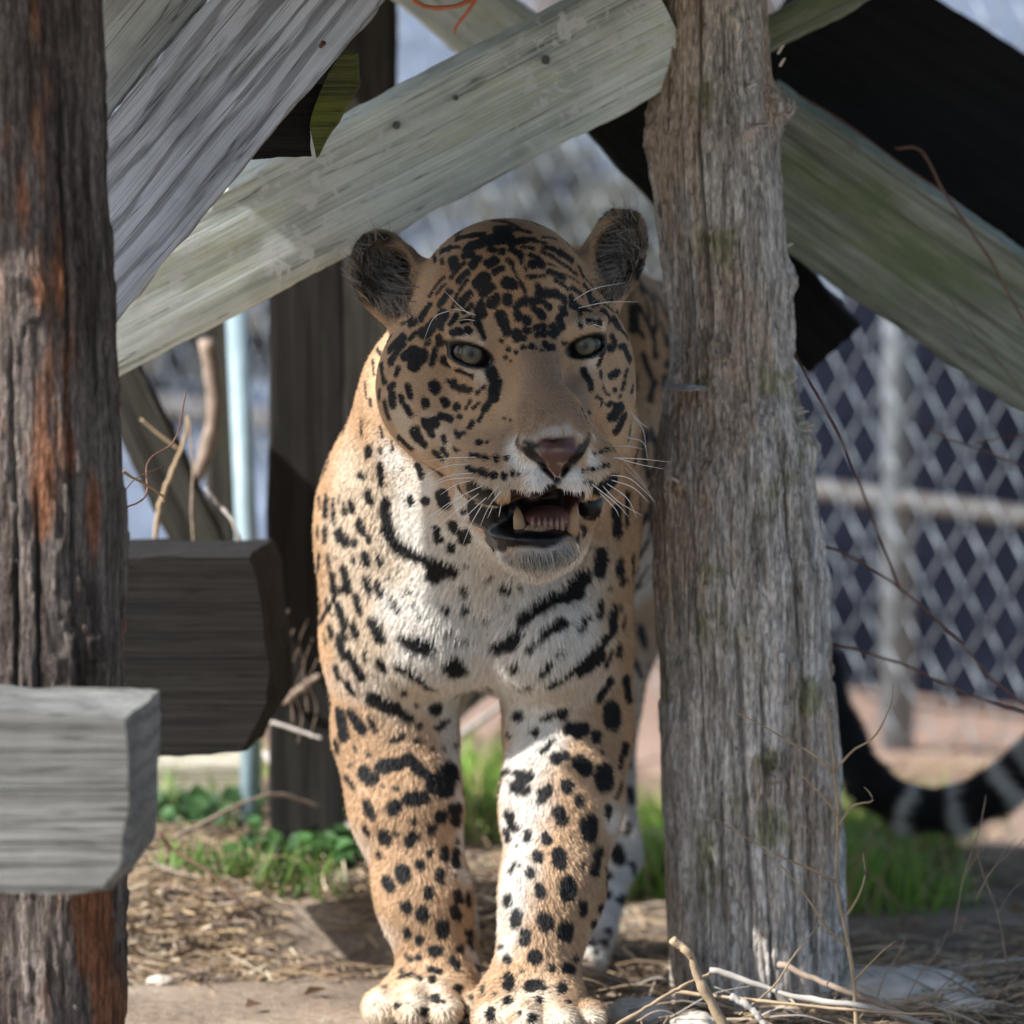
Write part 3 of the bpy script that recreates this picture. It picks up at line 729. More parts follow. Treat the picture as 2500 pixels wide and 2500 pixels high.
# --- fur: real strands, colour taken where they root
def sample_surface(n, weight):
    tri = np.concatenate([JQ[:, [0, 1, 2]], JQ[:, [0, 2, 3]]])
    A, B, Cc = JV[tri[:, 0]], JV[tri[:, 1]], JV[tri[:, 2]]
    ar = np.linalg.norm(np.cross(B - A, Cc - A), axis=1) * .5
    wt = ar * weight[tri].mean(1)
    cdf = np.cumsum(wt); cdf /= cdf[-1]
    t = np.searchsorted(cdf, rng.random(n))
    u, v = rng.random(n), rng.random(n)
    f = u + v > 1
    u[f], v[f] = 1 - u[f], 1 - v[f]
    P = A[t] + (B[t] - A[t]) * u[:, None] + (Cc[t] - A[t]) * v[:, None]
    Nn = JN[tri[t, 0]] * (1 - u - v)[:, None] + JN[tri[t, 1]] * u[:, None] + JN[tri[t, 2]] * v[:, None]
    Nn /= np.linalg.norm(Nn, axis=1)[:, None] + 1e-12
    return P, Nn

NOSE_C = at(1350, 1040, -.25)
HEADC = at(1235, 880, 0.0)
def headness(P):
    d = np.linalg.norm((P - HEADC) * np.array([1, .9, .85]), axis=1)
    return np.clip((.185 - d) / .05, 0, 1) * (P[:, 1] < .13)

def flow(P, Nn):
    hd = headness(P)
    vh = P - NOSE_C
    vh /= np.linalg.norm(vh, axis=1)[:, None] + 1e-9
    side = np.sign(P[:, 0] - .0)
    vb = np.stack([.15 * side, np.full(len(P), .35), np.full(len(P), -1.0)], 1)
    back = np.clip((P[:, 1] - .3) * 5, 0, 1)
    vb = vb * (1 - back[:, None]) + np.array([.15, 1, -.5]) * back[:, None]
    v = vb * (1 - hd[:, None]) + vh * 1.2 * hd[:, None]
    tl = P[:, 0] > .33
    v[tl] = np.array([.8, 0, -.1])
    v = v + .22 * np.stack([vnoise(P, 18, 31), vnoise(P, 18, 32), vnoise(P, 18, 33)], 1)
    v = v - Nn * (v * Nn).sum(1)[:, None]
    v /= np.linalg.norm(v, axis=1)[:, None] + 1e-9
    return v, hd

dens = np.full(len(JV), .25)
see = np.clip((facing + .35) * 2, 0, 1)
dens += see * .9
hv = headness(JV)
dens += see * hv * 1.6
dens *= np.where(JV[:, 1] > .45, .45, 1.0)
dens *= jlen
NH = 430000
P, Nn = sample_surface(NH, dens)
v, hd = flow(P, Nn)
col, ln = coat(P + v * (.0034 * (1 - hd) + .0018 * hd)[:, None], Nn)     # a mark shows where the strand's tip half lies
keep = ln > .35
P, Nn, col, ln, v, hd = P[keep], Nn[keep], col[keep], ln[keep], v[keep], hd[keep]
n = len(P)
L = .0068 * (1 - hd) + .0038 * hd
mz = np.clip(1 - np.linalg.norm(P - at(1345, 1080, -.19), axis=1) / .07, 0, 1)
L *= 1 - .45 * mz
chest = np.exp(-(((P - hit(1180, 1480)[0]) / np.array([.13, .1, .10])) ** 2).sum(1))
L *= 1 + .7 * chest
chin = np.exp(-(((P - hit(1320, 1370)[0]) / .03) ** 2).sum(1))
L *= 1 + 1.3 * chin
tl = P[:, 0] > .33
L[tl] = .016
white = np.clip((col.mean(1) - .4) * 3, 0, 1)
L *= 1 + .35 * white
L *= rng.uniform(.65, 1.25, n)
lean = np.where(hd > .5, .32, .40)[:, None]
jit = rng.normal(size=(n, 3)) * .11
d0 = Nn * lean + v * .85 + jit
d0 /= np.linalg.norm(d0, axis=1)[:, None]
d1 = Nn * (lean * .35) + v + jit * 1.4 + np.array([0, 0, -.12])
d1 /= np.linalg.norm(d1, axis=1)[:, None]
p0 = P - Nn * .0008
p1 = p0 + d0 * (L * .5)[:, None]
p2 = p1 + d1 * (L * .5)[:, None]
pts = np.stack([p0, p1, p2], 1).astype(np.float32)
br = rng.uniform(.78, 1.22, n)
br = br * (1 - chin * (rng.random(n) < .4) * .75)
hcol = np.clip(col * br[:, None], 0, 1)

def hair_object(name, pts, radii, cols, mat, parent):
    n, k, _ = pts.shape
    hc = bpy.data.hair_curves.new(name)
    hc.add_curves([k] * n)
    hc.attributes['position'].data.foreach_set('vector', pts.astype(np.float32).ravel())
    ra = hc.attributes.get('radius') or hc.attributes.new('radius', 'FLOAT', 'POINT')
    ra.data.foreach_set('value', radii.astype(np.float32).ravel())
    ca = hc.attributes.new('col', 'FLOAT_COLOR', 'CURVE')
    c4 = np.ones((n, 4), dtype=np.float32); c4[:, :3] = cols
    ca.data.foreach_set('color', c4.ravel())
    hc.materials.append(mat)
    o = bpy.data.objects.new(name, hc)
    COL.objects.link(o)
    o.parent = parent
    return o
mat_fur = attr_mat('jaguar_fur', rough=.55, spec=.30)
rad = np.tile(np.array([.00030, .00026, .00006]), (n, 1)) * rng.uniform(.8, 1.2, (n, 1))
fur = hair_object('fur', pts, rad, hcol, mat_fur, jaguar)
fur['label'] = 'short tawny and white coat with black spots'

# long pale hairs inside the ears
EP, EC, ER = [], [], []
for cx, cy, rx, rz, dx, dy, nh in ((925, 665, 50, 75, -.5, -.6, 420), (1525, 600, 40, 80, -.1, -.5, 420), (990, 700, 22, 50, -1, -.1, 220), (1475, 640, 24, 60, 1, -.2, 240), (965, 770, 40, 18, -.3, -1, 120), (1500, 725, 40, 18, .3, -.9, 120)):
    for _ in range(nh):
        p, nn = hit(cx + rng.normal() * rx * .55, cy + rng.normal() * rz * .55)
        d = np.array([dx + rng.normal() * .35, -.75, -dy + rng.normal() * .35]); d /= np.linalg.norm(d)
        l = rng.uniform(.012, .030)
        EP.append([p, p + d * l * .5, p + d * l + np.array([dx * .3, .2, .1]) * l * .5])
        g = rng.uniform(.10, .55) ** 1.3
        EC.append([g, g * .95, g * .88]); ER.append([.0003, .00024, .00005])
hair_object('ear_hair', np.array(EP), np.array(ER), np.array(EC), mat_fur, jaguar)

# --- eyes
def eye_material():
    m, nt, b = new_mat('jaguar_eye')
    tc = N(nt, 'ShaderNodeTexCoord')
    sx = N(nt, 'ShaderNodeSeparateXYZ')
    nt.links.new(tc.outputs['Object'], sx.inputs[0])
    cx = N(nt, 'ShaderNodeCombineXYZ')
    nt.links.new(sx.outputs['X'], cx.inputs['X']); nt.links.new(sx.outputs['Z'], cx.inputs['Y'])
    le = N(nt, 'ShaderNodeVectorMath', operation='LENGTH')
    nt.links.new(cx.outputs[0], le.inputs[0])
    r = ramp(nt, [(.0, (.003, .003, .003)), (.13, (.003, .003, .003)), (.17, (.05, .047, .030)), (.38, (.115, .108, .070)), (.53, (.085, .078, .050)), (.59, (.010, .009, .008)), (.80, (.012, .010, .008))])
    no = N(nt, 'ShaderNodeTexNoise'); no.inputs['Scale'].default_value = 9; no.inputs['Detail'].default_value = 5
    nt.links.new(tc.outputs['Object'], no.inputs['Vector'])
    ad = N(nt, 'ShaderNodeMath', operation='MULTIPLY_ADD'); ad.inputs[1].default_value = .08
    nt.links.new(no.outputs[0], ad.inputs[0]); nt.links.new(le.outputs['Value'], ad.inputs[2])
    sb = N(nt, 'ShaderNodeMath', operation='SUBTRACT'); sb.inputs[1].default_value = .04
    nt.links.new(ad.outputs[0], sb.inputs[0])
    nt.links.new(sb.outputs[0], r.inputs[0])
    nt.links.new(r.outputs[0], b.inputs['Base Color'])
    b.inputs['Roughness'].default_value = .55
    b.inputs['Specular IOR Level'].default_value = .15
    b.inputs['Coat Weight'].default_value = .6
    b.inputs['Coat Roughness'].default_value = .02
    return m
mat_eye = eye_material()
for e in EYES:
    bm = bmesh.new()
    bmesh.ops.create_uvsphere(bm, u_segments=48, v_segments=32, radius=1.0)
    me = bpy.data.meshes.new('eyeball'); bm.to_mesh(me); bm.free()
    me.polygons.foreach_set('use_smooth', np.ones(len(me.polygons), dtype=bool))
    me.materials.append(mat_eye)
    o = bpy.data.objects.new('eyeball', me); COL.objects.link(o); o.parent = jaguar
    s = e['r'] * 1.0
    o.location = e['c']; o.scale = (s, s, s)
    d = Vector((0, -8, .70)) ; d.normalize()
    o.rotation_euler = Matrix.Rotation(math.radians(e['gaze'][0]), 3, 'Z').to_4x4().to_euler()
    o.rotation_euler.x = math.radians(-6 + e['gaze'][1])

# --- mouth: tongue, lower teeth
mat_tongue = plain('tongue_flesh', (.27, .125, .10), .4, .4)
mat_tooth = plain('tooth_ivory', (.29, .19, .105), .4, .35)
mat_inc = plain('incisor_ivory', (.24, .145, .115), .35, .5)
bm = bmesh.new(); bmesh.ops.create_uvsphere(bm, u_segments=24, v_segments=16, radius=1)
me = bpy.data.meshes.new('tongue'); bm.to_mesh(me); bm.free(); me.materials.append(mat_tongue)
me.polygons.foreach_set('use_smooth', np.ones(len(me.polygons), dtype=bool))
o = bpy.data.objects.new('tongue', me); COL.objects.link(o); o.parent = jaguar
o.location = at(1337, 1264, -.100); o.scale = (64 * mpp(-.13), .052, 28 * mpp(-.13))
def tooth(name, x0, y0, x1, y1, Y, r0, r1, mat):
    p = smoothpath([at(x0, y0, Y), at((x0 + x1) / 2, (y0 + y1) / 2, Y - .002), at(x1, y1, Y + .002)], 8)
    V, F = tube(p, np.linspace(r0, r1, 8) * mpp(Y) * np.array([1, 1, 1, 1, .97, .9, .7, .3]) , 12)
    return mesh_obj(name, V, F, mat, jaguar, True)
tooth('canine_tooth', 1272, 1308, 1262, 1238, -.148, 18, 11, mat_tooth)
tooth('canine_tooth', 1397, 1304, 1406, 1230, -.146, 16, 10, mat_tooth)
for i, x in enumerate((1300, 1316, 1331, 1346, 1360, 1373)):
    tooth('incisor_tooth', x, 1296, x, 1262 - (abs(i - 2.5) > 2) * 3, -.150, 6.2, 5, mat_inc)

# --- whiskers
mat_whisk = plain('whisker_white', (.82, .82, .80), .35, .5)
WHISK = [(1170, 1112, 1100, 1118, 1035, 1127), (1155, 1128, 1090, 1138, 1028, 1165), (1160, 1152, 1095, 1162, 1040, 1190), (1165, 1165, 1090, 1172, 1030, 1200),
         (1180, 1185, 1120, 1215, 1065, 1262), (1160, 1195, 1105, 1222, 1030, 1275), (1170, 1205, 1110, 1250, 1055, 1300), (1190, 1215, 1140, 1260, 1110, 1305),
         (1225, 1180, 1205, 1200, 1190, 1220), (1230, 1195, 1195, 1235, 1172, 1285), (1150, 1172, 1110, 1185, 1075, 1208), (1205, 1235, 1195, 1255, 1190, 1265),
         (1225, 1232, 1220, 1250, 1218, 1262), (1180, 1230, 1150, 1280, 1130, 1330),
         (1495, 1090, 1540, 1090, 1575, 1098), (1495, 1115, 1560, 1120, 1635, 1128), (1500, 1112, 1555, 1132, 1620, 1145), (1530, 1068, 1570, 1080, 1582, 1125),
         (1545, 1010, 1570, 1050, 1578, 1105), (1540, 1000, 1562, 1030, 1584, 1046), (1490, 1160, 1540, 1170, 1600, 1225), (1490, 1172, 1545, 1190, 1585, 1228),
         (1520, 1120, 1560, 1165, 1580, 1190), (1480, 1180, 1530, 1215, 1555, 1265), (1470, 1185, 1510, 1225, 1570, 1260), (1440, 1175, 1500, 1225, 1535, 1262),
         (1525, 1140, 1575, 1190, 1600, 1235), (1460, 1200, 1500, 1240, 1512, 1262),
         (1165, 770, 1130, 758, 1100, 755), (1100, 755, 1060, 775, 1035, 830), (1150, 770, 1120, 745, 1085, 710), (1165, 782, 1140, 780, 1120, 783),
         (1400, 735, 1450, 705, 1525, 690), (1410, 750, 1480, 738, 1560, 737), (1425, 780, 1460, 795, 1480, 803),
         (1255, 1395, 1242, 1415, 1230, 1432), (1285, 1398, 1278, 1415, 1270, 1430), (1390, 1385, 1405, 1410, 1418, 1430), (1300, 1400, 1298, 1415, 1298, 1428)]
for wx in WHISK:
    p0, n0 = hit(wx[0], wx[1])
    ext = np.hypot(wx[4] - wx[0], wx[5] - wx[1]) * mpp(-.1)
    f = .35 if wx[0] < 1300 else .30
    p1 = at(wx[2], wx[3], p0[1] - ext * .10)
    p2 = at(wx[4], wx[5], p0[1] + ext * f * .2)
    path = smoothpath([p0 + n0 * -.002, p1, p2], 9)
    V, F = tube(path, np.linspace(.00050, .00012, 9), 5)
    mesh_obj('whisker', V, F, mat_whisk, jaguar, True)

# =================================================================== SETTING
def ss(x, a, b):
    t = np.clip((x - a) / (b - a), 0, 1)
    return t * t * (3 - 2 * t)

def ground_z(x, y):
    x = np.asarray(x, float); y = np.asarray(y, float)
    p = np.stack([x.ravel(), y.ravel(), np.zeros(x.size)], 1)
    nz = (.010 * vnoise(p, 5, 50) + .005 * vnoise(p, 17, 51) + .0025 * vnoise(p, 60, 52)).reshape(x.shape)
    edge = .40 + .06 * vnoise(p, 7, 53).reshape(x.shape)
    left = 1 - ss(x, -.02, .10)
    bank = .062 * ss(y, edge, edge + .10) * left * (1 - ss(y, 1.6, 2.6))
    near = np.exp(-((x + .02) / .30) ** 2 - ((y - .02) / .22) ** 2)
    return nz * (1 - .85 * near) - .004 + bank

def dirt_material():
    m, nt, b = new_mat('packed_dirt')
    tc = N(nt, 'ShaderNodeTexCoord')
    n1 = N(nt, 'ShaderNodeTexNoise'); n1.inputs['Scale'].default_value = 6; n1.inputs['Detail'].default_value = 10; n1.inputs['Roughness'].default_value = .65
    n2 = N(nt, 'ShaderNodeTexNoise'); n2.inputs['Scale'].default_value = 90; n2.inputs['Detail'].default_value = 8; n2.inputs['Roughness'].default_value = .7
    for n in (n1, n2): nt.links.new(tc.outputs['Object'], n.inputs['Vector'])
    r1 = ramp(nt, [(.3, (.20, .15, .11)), (.55, (.34, .27, .205)), (.75, (.46, .385, .305))])
    nt.links.new(n1.outputs[0], r1.inputs[0])
    r2 = ramp(nt, [(.3, (.55, .5, .46)), (.6, (1, 1, 1)), (.8, (1.25, 1.2, 1.15))])
    nt.links.new(n2.outputs[0], r2.inputs[0])
    mx = N(nt, 'ShaderNodeMix', data_type='RGBA', blend_type='MULTIPLY'); mx.inputs[0].default_value = .85
    nt.links.new(r1.outputs[0], mx.inputs[6]); nt.links.new(r2.outputs[0], mx.inputs[7])
    # red clay farther from the path
    sx = N(nt, 'ShaderNodeSeparateXYZ'); nt.links.new(tc.outputs['Object'], sx.inputs[0])
    mr = N(nt, 'ShaderNodeMapRange'); mr.inputs[1].default_value = 1.15; mr.inputs[2].default_value = 1.5
    nt.links.new(sx.outputs['Y'], mr.inputs[0])
    mx2 = N(nt, 'ShaderNodeMix', data_type='RGBA'); mx2.inputs[7].default_value = (.36, .24, .19, 1)
    mm = N(nt, 'ShaderNodeMath', operation='MULTIPLY'); mm.inputs[1].default_value = .7
    nt.links.new(mr.outputs[0], mm.inputs[0]); nt.links.new(mm.outputs[0], mx2.inputs[0])
    nt.links.new(mx.outputs[2], mx2.inputs[6])
    nt.links.new(mx2.outputs[2], b.inputs['Base Color'])
    bp = N(nt, 'ShaderNodeBump'); bp.inputs['Strength'].default_value = .8; bp.inputs['Distance'].default_value = .01
    nt.links.new(n2.outputs[0], bp.inputs['Height']); nt.links.new(bp.outputs[0], b.inputs['Normal'])
    b.inputs['Roughness'].default_value = .95; b.inputs['Specular IOR Level'].default_value = .1
    return m

gx = np.concatenate([np.linspace(-60, -4, 15), np.linspace(-3, -1.1, 12), np.linspace(-1, 1, 150), np.linspace(1.1, 3, 12), np.linspace(4, 60, 15)])
gy = np.concatenate([np.linspace(-12, -1.2, 12), np.linspace(-1, -.3, 15), np.linspace(-.28, 1.9, 160), np.linspace(2, 4, 20), np.linspace(5, 150, 30)])
GXX, GYY = np.meshgrid(gx, gy, indexing='ij')
GZZ = ground_z(GXX, GYY)
GV = np.stack([GXX, GYY, GZZ], -1).reshape(-1, 3)
ii, jj = np.meshgrid(np.arange(len(gx) - 1), np.arange(len(gy) - 1), indexing='ij')
a0 = (ii * len(gy) + jj).ravel()
GF = np.stack([a0, a0 + len(gy), a0 + len(gy) + 1, a0 + 1], 1)
ground = mesh_obj('ground', GV, GF, dirt_material(), smooth=True)
tag(ground, kind='structure')
gl = plain('pale_gravel', (.125, .15, .195), .9, .05, var=.55, scale=1.6)
gy2 = 3.3
lot = mesh_obj('gravel_path', [(-40, gy2, .03), (40, gy2, .03), (40, 80, .03), (-40, 80, .03)], [(0, 1, 2, 3)], gl)
tag(lot, kind='structure')

# ------------------------------------------------------------------ timber
def wood(name, dark, light, bands=.5, moss=0.0, moss_col=(.10, .115, .04), lichen=0.0, ring=11.0, tint=None, bump=.6, rough=.85, warp=7.0, fibre=1.0):
    """planed timber: growth bands running along local x, fine fibre, drying checks, blotches, moss and lichen"""
    m, nt, b = new_mat(name)
    L = nt.links.new
    tc = N(nt, 'ShaderNodeTexCoord')
    def mapped(sx, sy, sz):
        mp = N(nt, 'ShaderNodeMapping'); mp.inputs['Scale'].default_value = (sx, sy, sz); L(tc.outputs['Object'], mp.inputs[0]); return mp.outputs[0]
    def noise(vec, scale=1, detail=5, rough=.6, dist=0):
        n = N(nt, 'ShaderNodeTexNoise'); n.inputs['Scale'].default_value = scale; n.inputs['Detail'].default_value = detail; n.inputs['Roughness'].default_value = rough; n.inputs['Distortion'].default_value = dist
        L(vec, n.inputs['Vector']); return n.outputs[0]
    def mix(fac, c1, c2, mode='MIX'):
        q = N(nt, 'ShaderNodeMix', data_type='RGBA', blend_type=mode)
        for s, v in ((0, fac), (6, c1), (7, c2)):
            if isinstance(v, (int, float)): q.inputs[s].default_value = v
            elif isinstance(v, (tuple, list)): q.inputs[s].default_value = (*v[:3], 1)
            else: L(v, q.inputs[s])
        return q.outputs[2]
    def rmp(v, stops):
        r = ramp(nt, stops); L(v, r.inputs[0]); return r.outputs[0]
    wv = N(nt, 'ShaderNodeTexWave', wave_type='BANDS', bands_direction='Z')
    wv.inputs['Scale'].default_value = ring; wv.inputs['Distortion'].default_value = warp; wv.inputs['Detail'].default_value = 4; wv.inputs['Detail Scale'].default_value = 1.6; wv.inputs['Detail Roughness'].default_value = .62
    L(mapped(.14, .6, 1), wv.inputs['Vector'])
    band = rmp(wv.outputs['Color'], [(.06, (0, 0, 0)), (.42, (1, 1, 1))])
    g1 = noise(mapped(2.2, 230, 230), 1, 4, .55)
    fib = noise(mapped(7, 900, 900), 1, 3, .6)
    gmask = rmp(noise(mapped(3, 9, 9), 1, 4), [(.35, (.25,) * 3), (.65, (1, 1, 1))])
    bw = N(nt, 'ShaderNodeMath', operation='MULTIPLY'); L(gmask, bw.inputs[0]); bw.inputs[1].default_value = bands
    grain = mix(bw.outputs[0], rmp(g1, [(.30, (0, 0, 0)), (.62, (1, 1, 1))]), band)
    out = mix(grain, dark, light)
    out = mix(.85 * fibre, out, rmp(fib, [(.30, (.62, .62, .62)), (.5, (1, 1, 1)), (.72, (1.2, 1.2, 1.2))]), 'MULTIPLY')
    out = mix(.9, out, rmp(noise(tc.outputs['Object'], 8, 7, .6), [(.28, (.62, .62, .62)), (.5, (1, 1, 1)), (.72, (1.22, 1.22, 1.22))]), 'MULTIPLY')
    ck = noise(mapped(1.6, 75, 75), 1, 4, .5)
    ab = N(nt, 'ShaderNodeMath', operation='SUBTRACT'); ab.inputs[1].default_value = .5; L(ck, ab.inputs[0])
    aa = N(nt, 'ShaderNodeMath', operation='ABSOLUTE'); L(ab.outputs[0], aa.inputs[0])
    crack = rmp(aa.outputs[0], [(.0, (.18,) * 3), (.006, (.5,) * 3), (.011, (1, 1, 1))])
    out = mix(.8, out, crack, 'MULTIPLY')
    if tint is not None:
        out = mix(rmp(noise(mapped(2.5, 16, 16), 1, 5), [(.50, (0, 0, 0)), (.60, (.8, .8, .8))]), out, tint)
    if moss > 0:
        k = min(1, .55 + .4 * moss)
        out = mix(rmp(noise(mapped(6, 22, 22), 1, 10, .68), [(.62 - .25 * moss, (0, 0, 0)), (.74 - .16 * moss, (k, k, k))]), out, moss_col)
        out = mix(.5, out, rmp(fib, [(.3, (.5, .5, .5)), (.6, (1.15, 1.15, 1.15))]), 'MULTIPLY')
    if lichen > 0:
        msk = rmp(noise(tc.outputs['Object'], 5, 3), [(.42, (0, 0, 0)), (.55, (.9, .9, .9))])
        sp = rmp(noise(tc.outputs['Object'], 55, 6, .65, .5), [(.62 - .08 * lichen, (0, 0, 0)), (.65 - .08 * lichen, (1, 1, 1))])
        out = mix(mix(1.0, msk, sp, 'MULTIPLY'), out, (.62, .66, .66))
    L(out, b.inputs['Base Color'])
    hh = mix(.45, mix(.5, grain, fib), crack, 'MULTIPLY')
    bp = N(nt, 'ShaderNodeBump'); bp.inputs['Strength'].default_value = bump; bp.inputs['Distance'].default_value = .003
    L(hh, bp.inputs['Height']); L(bp.outputs[0], b.inputs['Normal'])
    b.inputs['Roughness'].default_value = rough; b.inputs['Specular IOR Level'].default_value = .25
    return m

W_GREY = wood('weathered_grey_board', (.22, .235, .26), (.58, .625, .69), 1.0, ring=14, warp=9, bump=.8, fibre=.8)
W_GREY2 = wood('weathered_pale_board', (.38, .39, .37), (.62, .655, .635), .6, ring=7, fibre=.5)
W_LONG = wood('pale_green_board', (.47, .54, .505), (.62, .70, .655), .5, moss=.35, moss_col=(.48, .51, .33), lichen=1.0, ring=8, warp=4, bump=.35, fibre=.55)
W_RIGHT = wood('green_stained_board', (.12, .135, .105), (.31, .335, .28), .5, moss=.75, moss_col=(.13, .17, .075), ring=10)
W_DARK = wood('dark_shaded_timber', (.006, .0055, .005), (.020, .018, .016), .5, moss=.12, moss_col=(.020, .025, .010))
W_BLACK = wood('painted_shade_timber', (.003, .003, .003), (.008, .008, .008), .5)  # near-black colour paints in the shade of the unlit undersides
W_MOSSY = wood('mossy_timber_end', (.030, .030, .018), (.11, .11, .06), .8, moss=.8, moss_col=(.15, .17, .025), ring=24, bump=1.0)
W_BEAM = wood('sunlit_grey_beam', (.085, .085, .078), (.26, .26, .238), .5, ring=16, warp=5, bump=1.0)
W_POST = wood('brown_post', (.015, .014, .011), (.050, .046, .038), .5, moss=.2, moss_col=(.035, .045, .018))
W_PALE = wood('pale_sleeper', (.28, .25, .18), (.58, .54, .42), .35)

def board(name, A, B, width, thick, mat, parent=None, tilt=0.0, seed=0, rough_edge=.0025, ny=8, sub=48):
    """timber with its length along local x from A to B; front face towards the camera; tilt turns it about its length"""
    A, B = np.asarray(A, float), np.asarray(B, float)
    X = B - A; Ln = np.linalg.norm(X); X = X / Ln
    Yv = np.array([0, 1.0, 0]); Yv = Yv - X * (Yv @ X); Yv /= np.linalg.norm(Yv)
    Z = np.cross(X, Yv)
    if tilt:
        c, s = math.cos(math.radians(tilt)), math.sin(math.radians(tilt))
        Yv, Z = Yv * c + Z * s, Z * c - Yv * s
    # cross-section outline with rounded corners
    w2, t2, r = width / 2, thick / 2, min(.004, thick * .2)
    sec = []
    for k in range(ny + 1): sec.append((-t2, -w2 + r + (width - 2 * r) * k / ny))
    sec.append((-t2 + r * .3, w2 - r * .3)); 
    for k in range(4): sec.append((-t2 + r + (thick - 2 * r) * k / 3, w2))
    sec.append((t2 - r * .3, w2 - r * .3))
    for k in range(ny + 1): sec.append((t2, w2 - r - (width - 2 * r) * k / ny))
    sec.append((t2 - r * .3, -w2 + r * .3))
    for k in range(4): sec.append((t2 - r - (thick - 2 * r) * k / 3, -w2))
    sec.append((-t2 + r * .3, -w2 + r * .3))
    sec = np.array(sec); m = len(sec)
    xs = np.linspace(0, Ln, sub)
    V = np.zeros((sub, m, 3))
    V[..., 0] = xs[:, None]; V[..., 1] = sec[None, :, 0]; V[..., 2] = sec[None, :, 1]
    q = V.reshape(-1, 3)
    edge = np.exp(-((w2 - abs(q[:, 2])) / .006) ** 2)
    nn = np.stack([q[:, 0] * 9, q[:, 1] * 25 + seed * 3.1, q[:, 2] * 25], 1)
    q = q.copy()
    q[:, 2] -= np.sign(q[:, 2]) * edge * rough_edge * (1 + fbm(nn, 3, 4, seed)) 
    q[:, 1] += .0015 * fbm(nn * np.array([.3, 1, 3]), 2, 3, seed + 5)
    q[:, 0] += (abs(q[:, 0] - Ln / 2) > Ln / 2 - 1e-6) * .003 * fbm(nn, 5, 3, seed + 8)
    F = []
    for i in range(sub - 1):
        for j in range(m):
            a = i * m + j; b = i * m + (j + 1) % m
            F.append((a, a + m, b + m, b))
    F.append(tuple(range(m))); F.append(tuple((sub - 1) * m + j for j in range(m))[::-1])
    o = mesh_obj(name, q, F, mat, None, True)
    for p in o.data.polygons:
        if len(p.vertices) > 4: p.use_smooth = False
    mw = Matrix(((X[0], Yv[0], Z[0], A[0]), (X[1], Yv[1], Z[1], A[1]), (X[2], Yv[2], Z[2], A[2]), (0, 0, 0, 1)))
    o.matrix_world = mw
    if parent is not None:
        o.parent = parent
        o.matrix_parent_inverse = parent.matrix_world.inverted() if False else Matrix.Translation(-Vector(parent.location))
    mod = o.modifiers.new('crisp', 'EDGE_SPLIT'); mod.split_angle = math.radians(50)
    return o

def boardpx(name, x1, y1, Y1, x2, y2, Y2, wpx, thick, mat, parent=None, **kw):
    return board(name, ov(x1, y1, Y1), ov(x2, y2, Y2), wpx * 1.294 * mpp((Y1 + Y2) / 2), thick, mat, parent, **kw)

# A-frame behind the jaguar
af = empty('climbing_structure', ov(1100, 1900, .3))
tag(af, 'A-frame of pale green stained boards crossing behind the jaguar and the weathered trunk', 'structure')
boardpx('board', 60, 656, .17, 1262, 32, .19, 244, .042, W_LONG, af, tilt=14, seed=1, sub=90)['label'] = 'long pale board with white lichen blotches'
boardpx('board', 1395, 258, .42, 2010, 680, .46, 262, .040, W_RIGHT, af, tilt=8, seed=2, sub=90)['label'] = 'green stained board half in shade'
boardpx('board', 740, -90, .55, 1010, 120, .60, 150, .038, W_LONG, af, seed=3)
boardpx('board', 1380, 100, .36, 1720, -75, .36, 70, .04, W_RIGHT, af, seed=4)
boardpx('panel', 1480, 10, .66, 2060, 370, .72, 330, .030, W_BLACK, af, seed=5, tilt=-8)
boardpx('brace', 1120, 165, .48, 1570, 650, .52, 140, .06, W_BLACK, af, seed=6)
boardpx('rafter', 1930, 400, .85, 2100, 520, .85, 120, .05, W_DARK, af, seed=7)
M_KNOT = plain('dark_knot', (.12, .125, .13), .9, .1, var=.3, scale=200)
for x, y, r in ((1030, 114, .0042), (748, 237, .0040), (600, 268, .0026), (860, 185, .0026)):
    p = ov(x, y, .146)
    V, F = tube(np.array([p, p + np.array([0, .03, 0])]) - np.array(af.location), [r, r], 10)
    mesh_obj('nail', V, F, M_KNOT, af)
# unseen boards added above the picture, lengths set to shade head and trunk
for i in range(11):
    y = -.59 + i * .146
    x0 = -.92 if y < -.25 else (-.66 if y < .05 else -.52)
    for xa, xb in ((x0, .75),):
        board('added_shade_board', (xa, y, 1.17), (xb, y, 1.17 + .01 * (i % 2)), .03, .142, W_DARK, af, seed=20 + i)

# grey ramp boards, upper left
rp = empty('climbing_ramp', ov(300, 1900, -.2))
tag(rp, 'steep ramp of two weathered grey boards with a mossy timber end beneath', 'ramp')
boardpx('board', -25, 700, -.20, 769, -250, -.12, 262, .040, W_GREY, rp, seed=8, sub=90)['label'] = 'grey board with dark ripple grain'
boardpx('board', -150, 444, -.165, 430, -250, -.11, 268, .040, W_GREY2, rp, seed=9)
mat_nail = plain('rusty_nail', (.10, .05, .03), .6, .4)
for x, y in ((605, 88), (363, 365)):
    p = ov(x, y, -.175)
    V, F = tube(np.array([p, p + np.array([.003, -.006, .004])]), [.002, .0026], 8)
    mesh_obj('nail', V, F, mat_nail, None).parent = rp
    bpy.data.objects[-1] if False else None
for o in rp.children:
    if o.name.startswith('nail'): o.matrix_parent_inverse = Matrix.Translation(-Vector(rp.location))

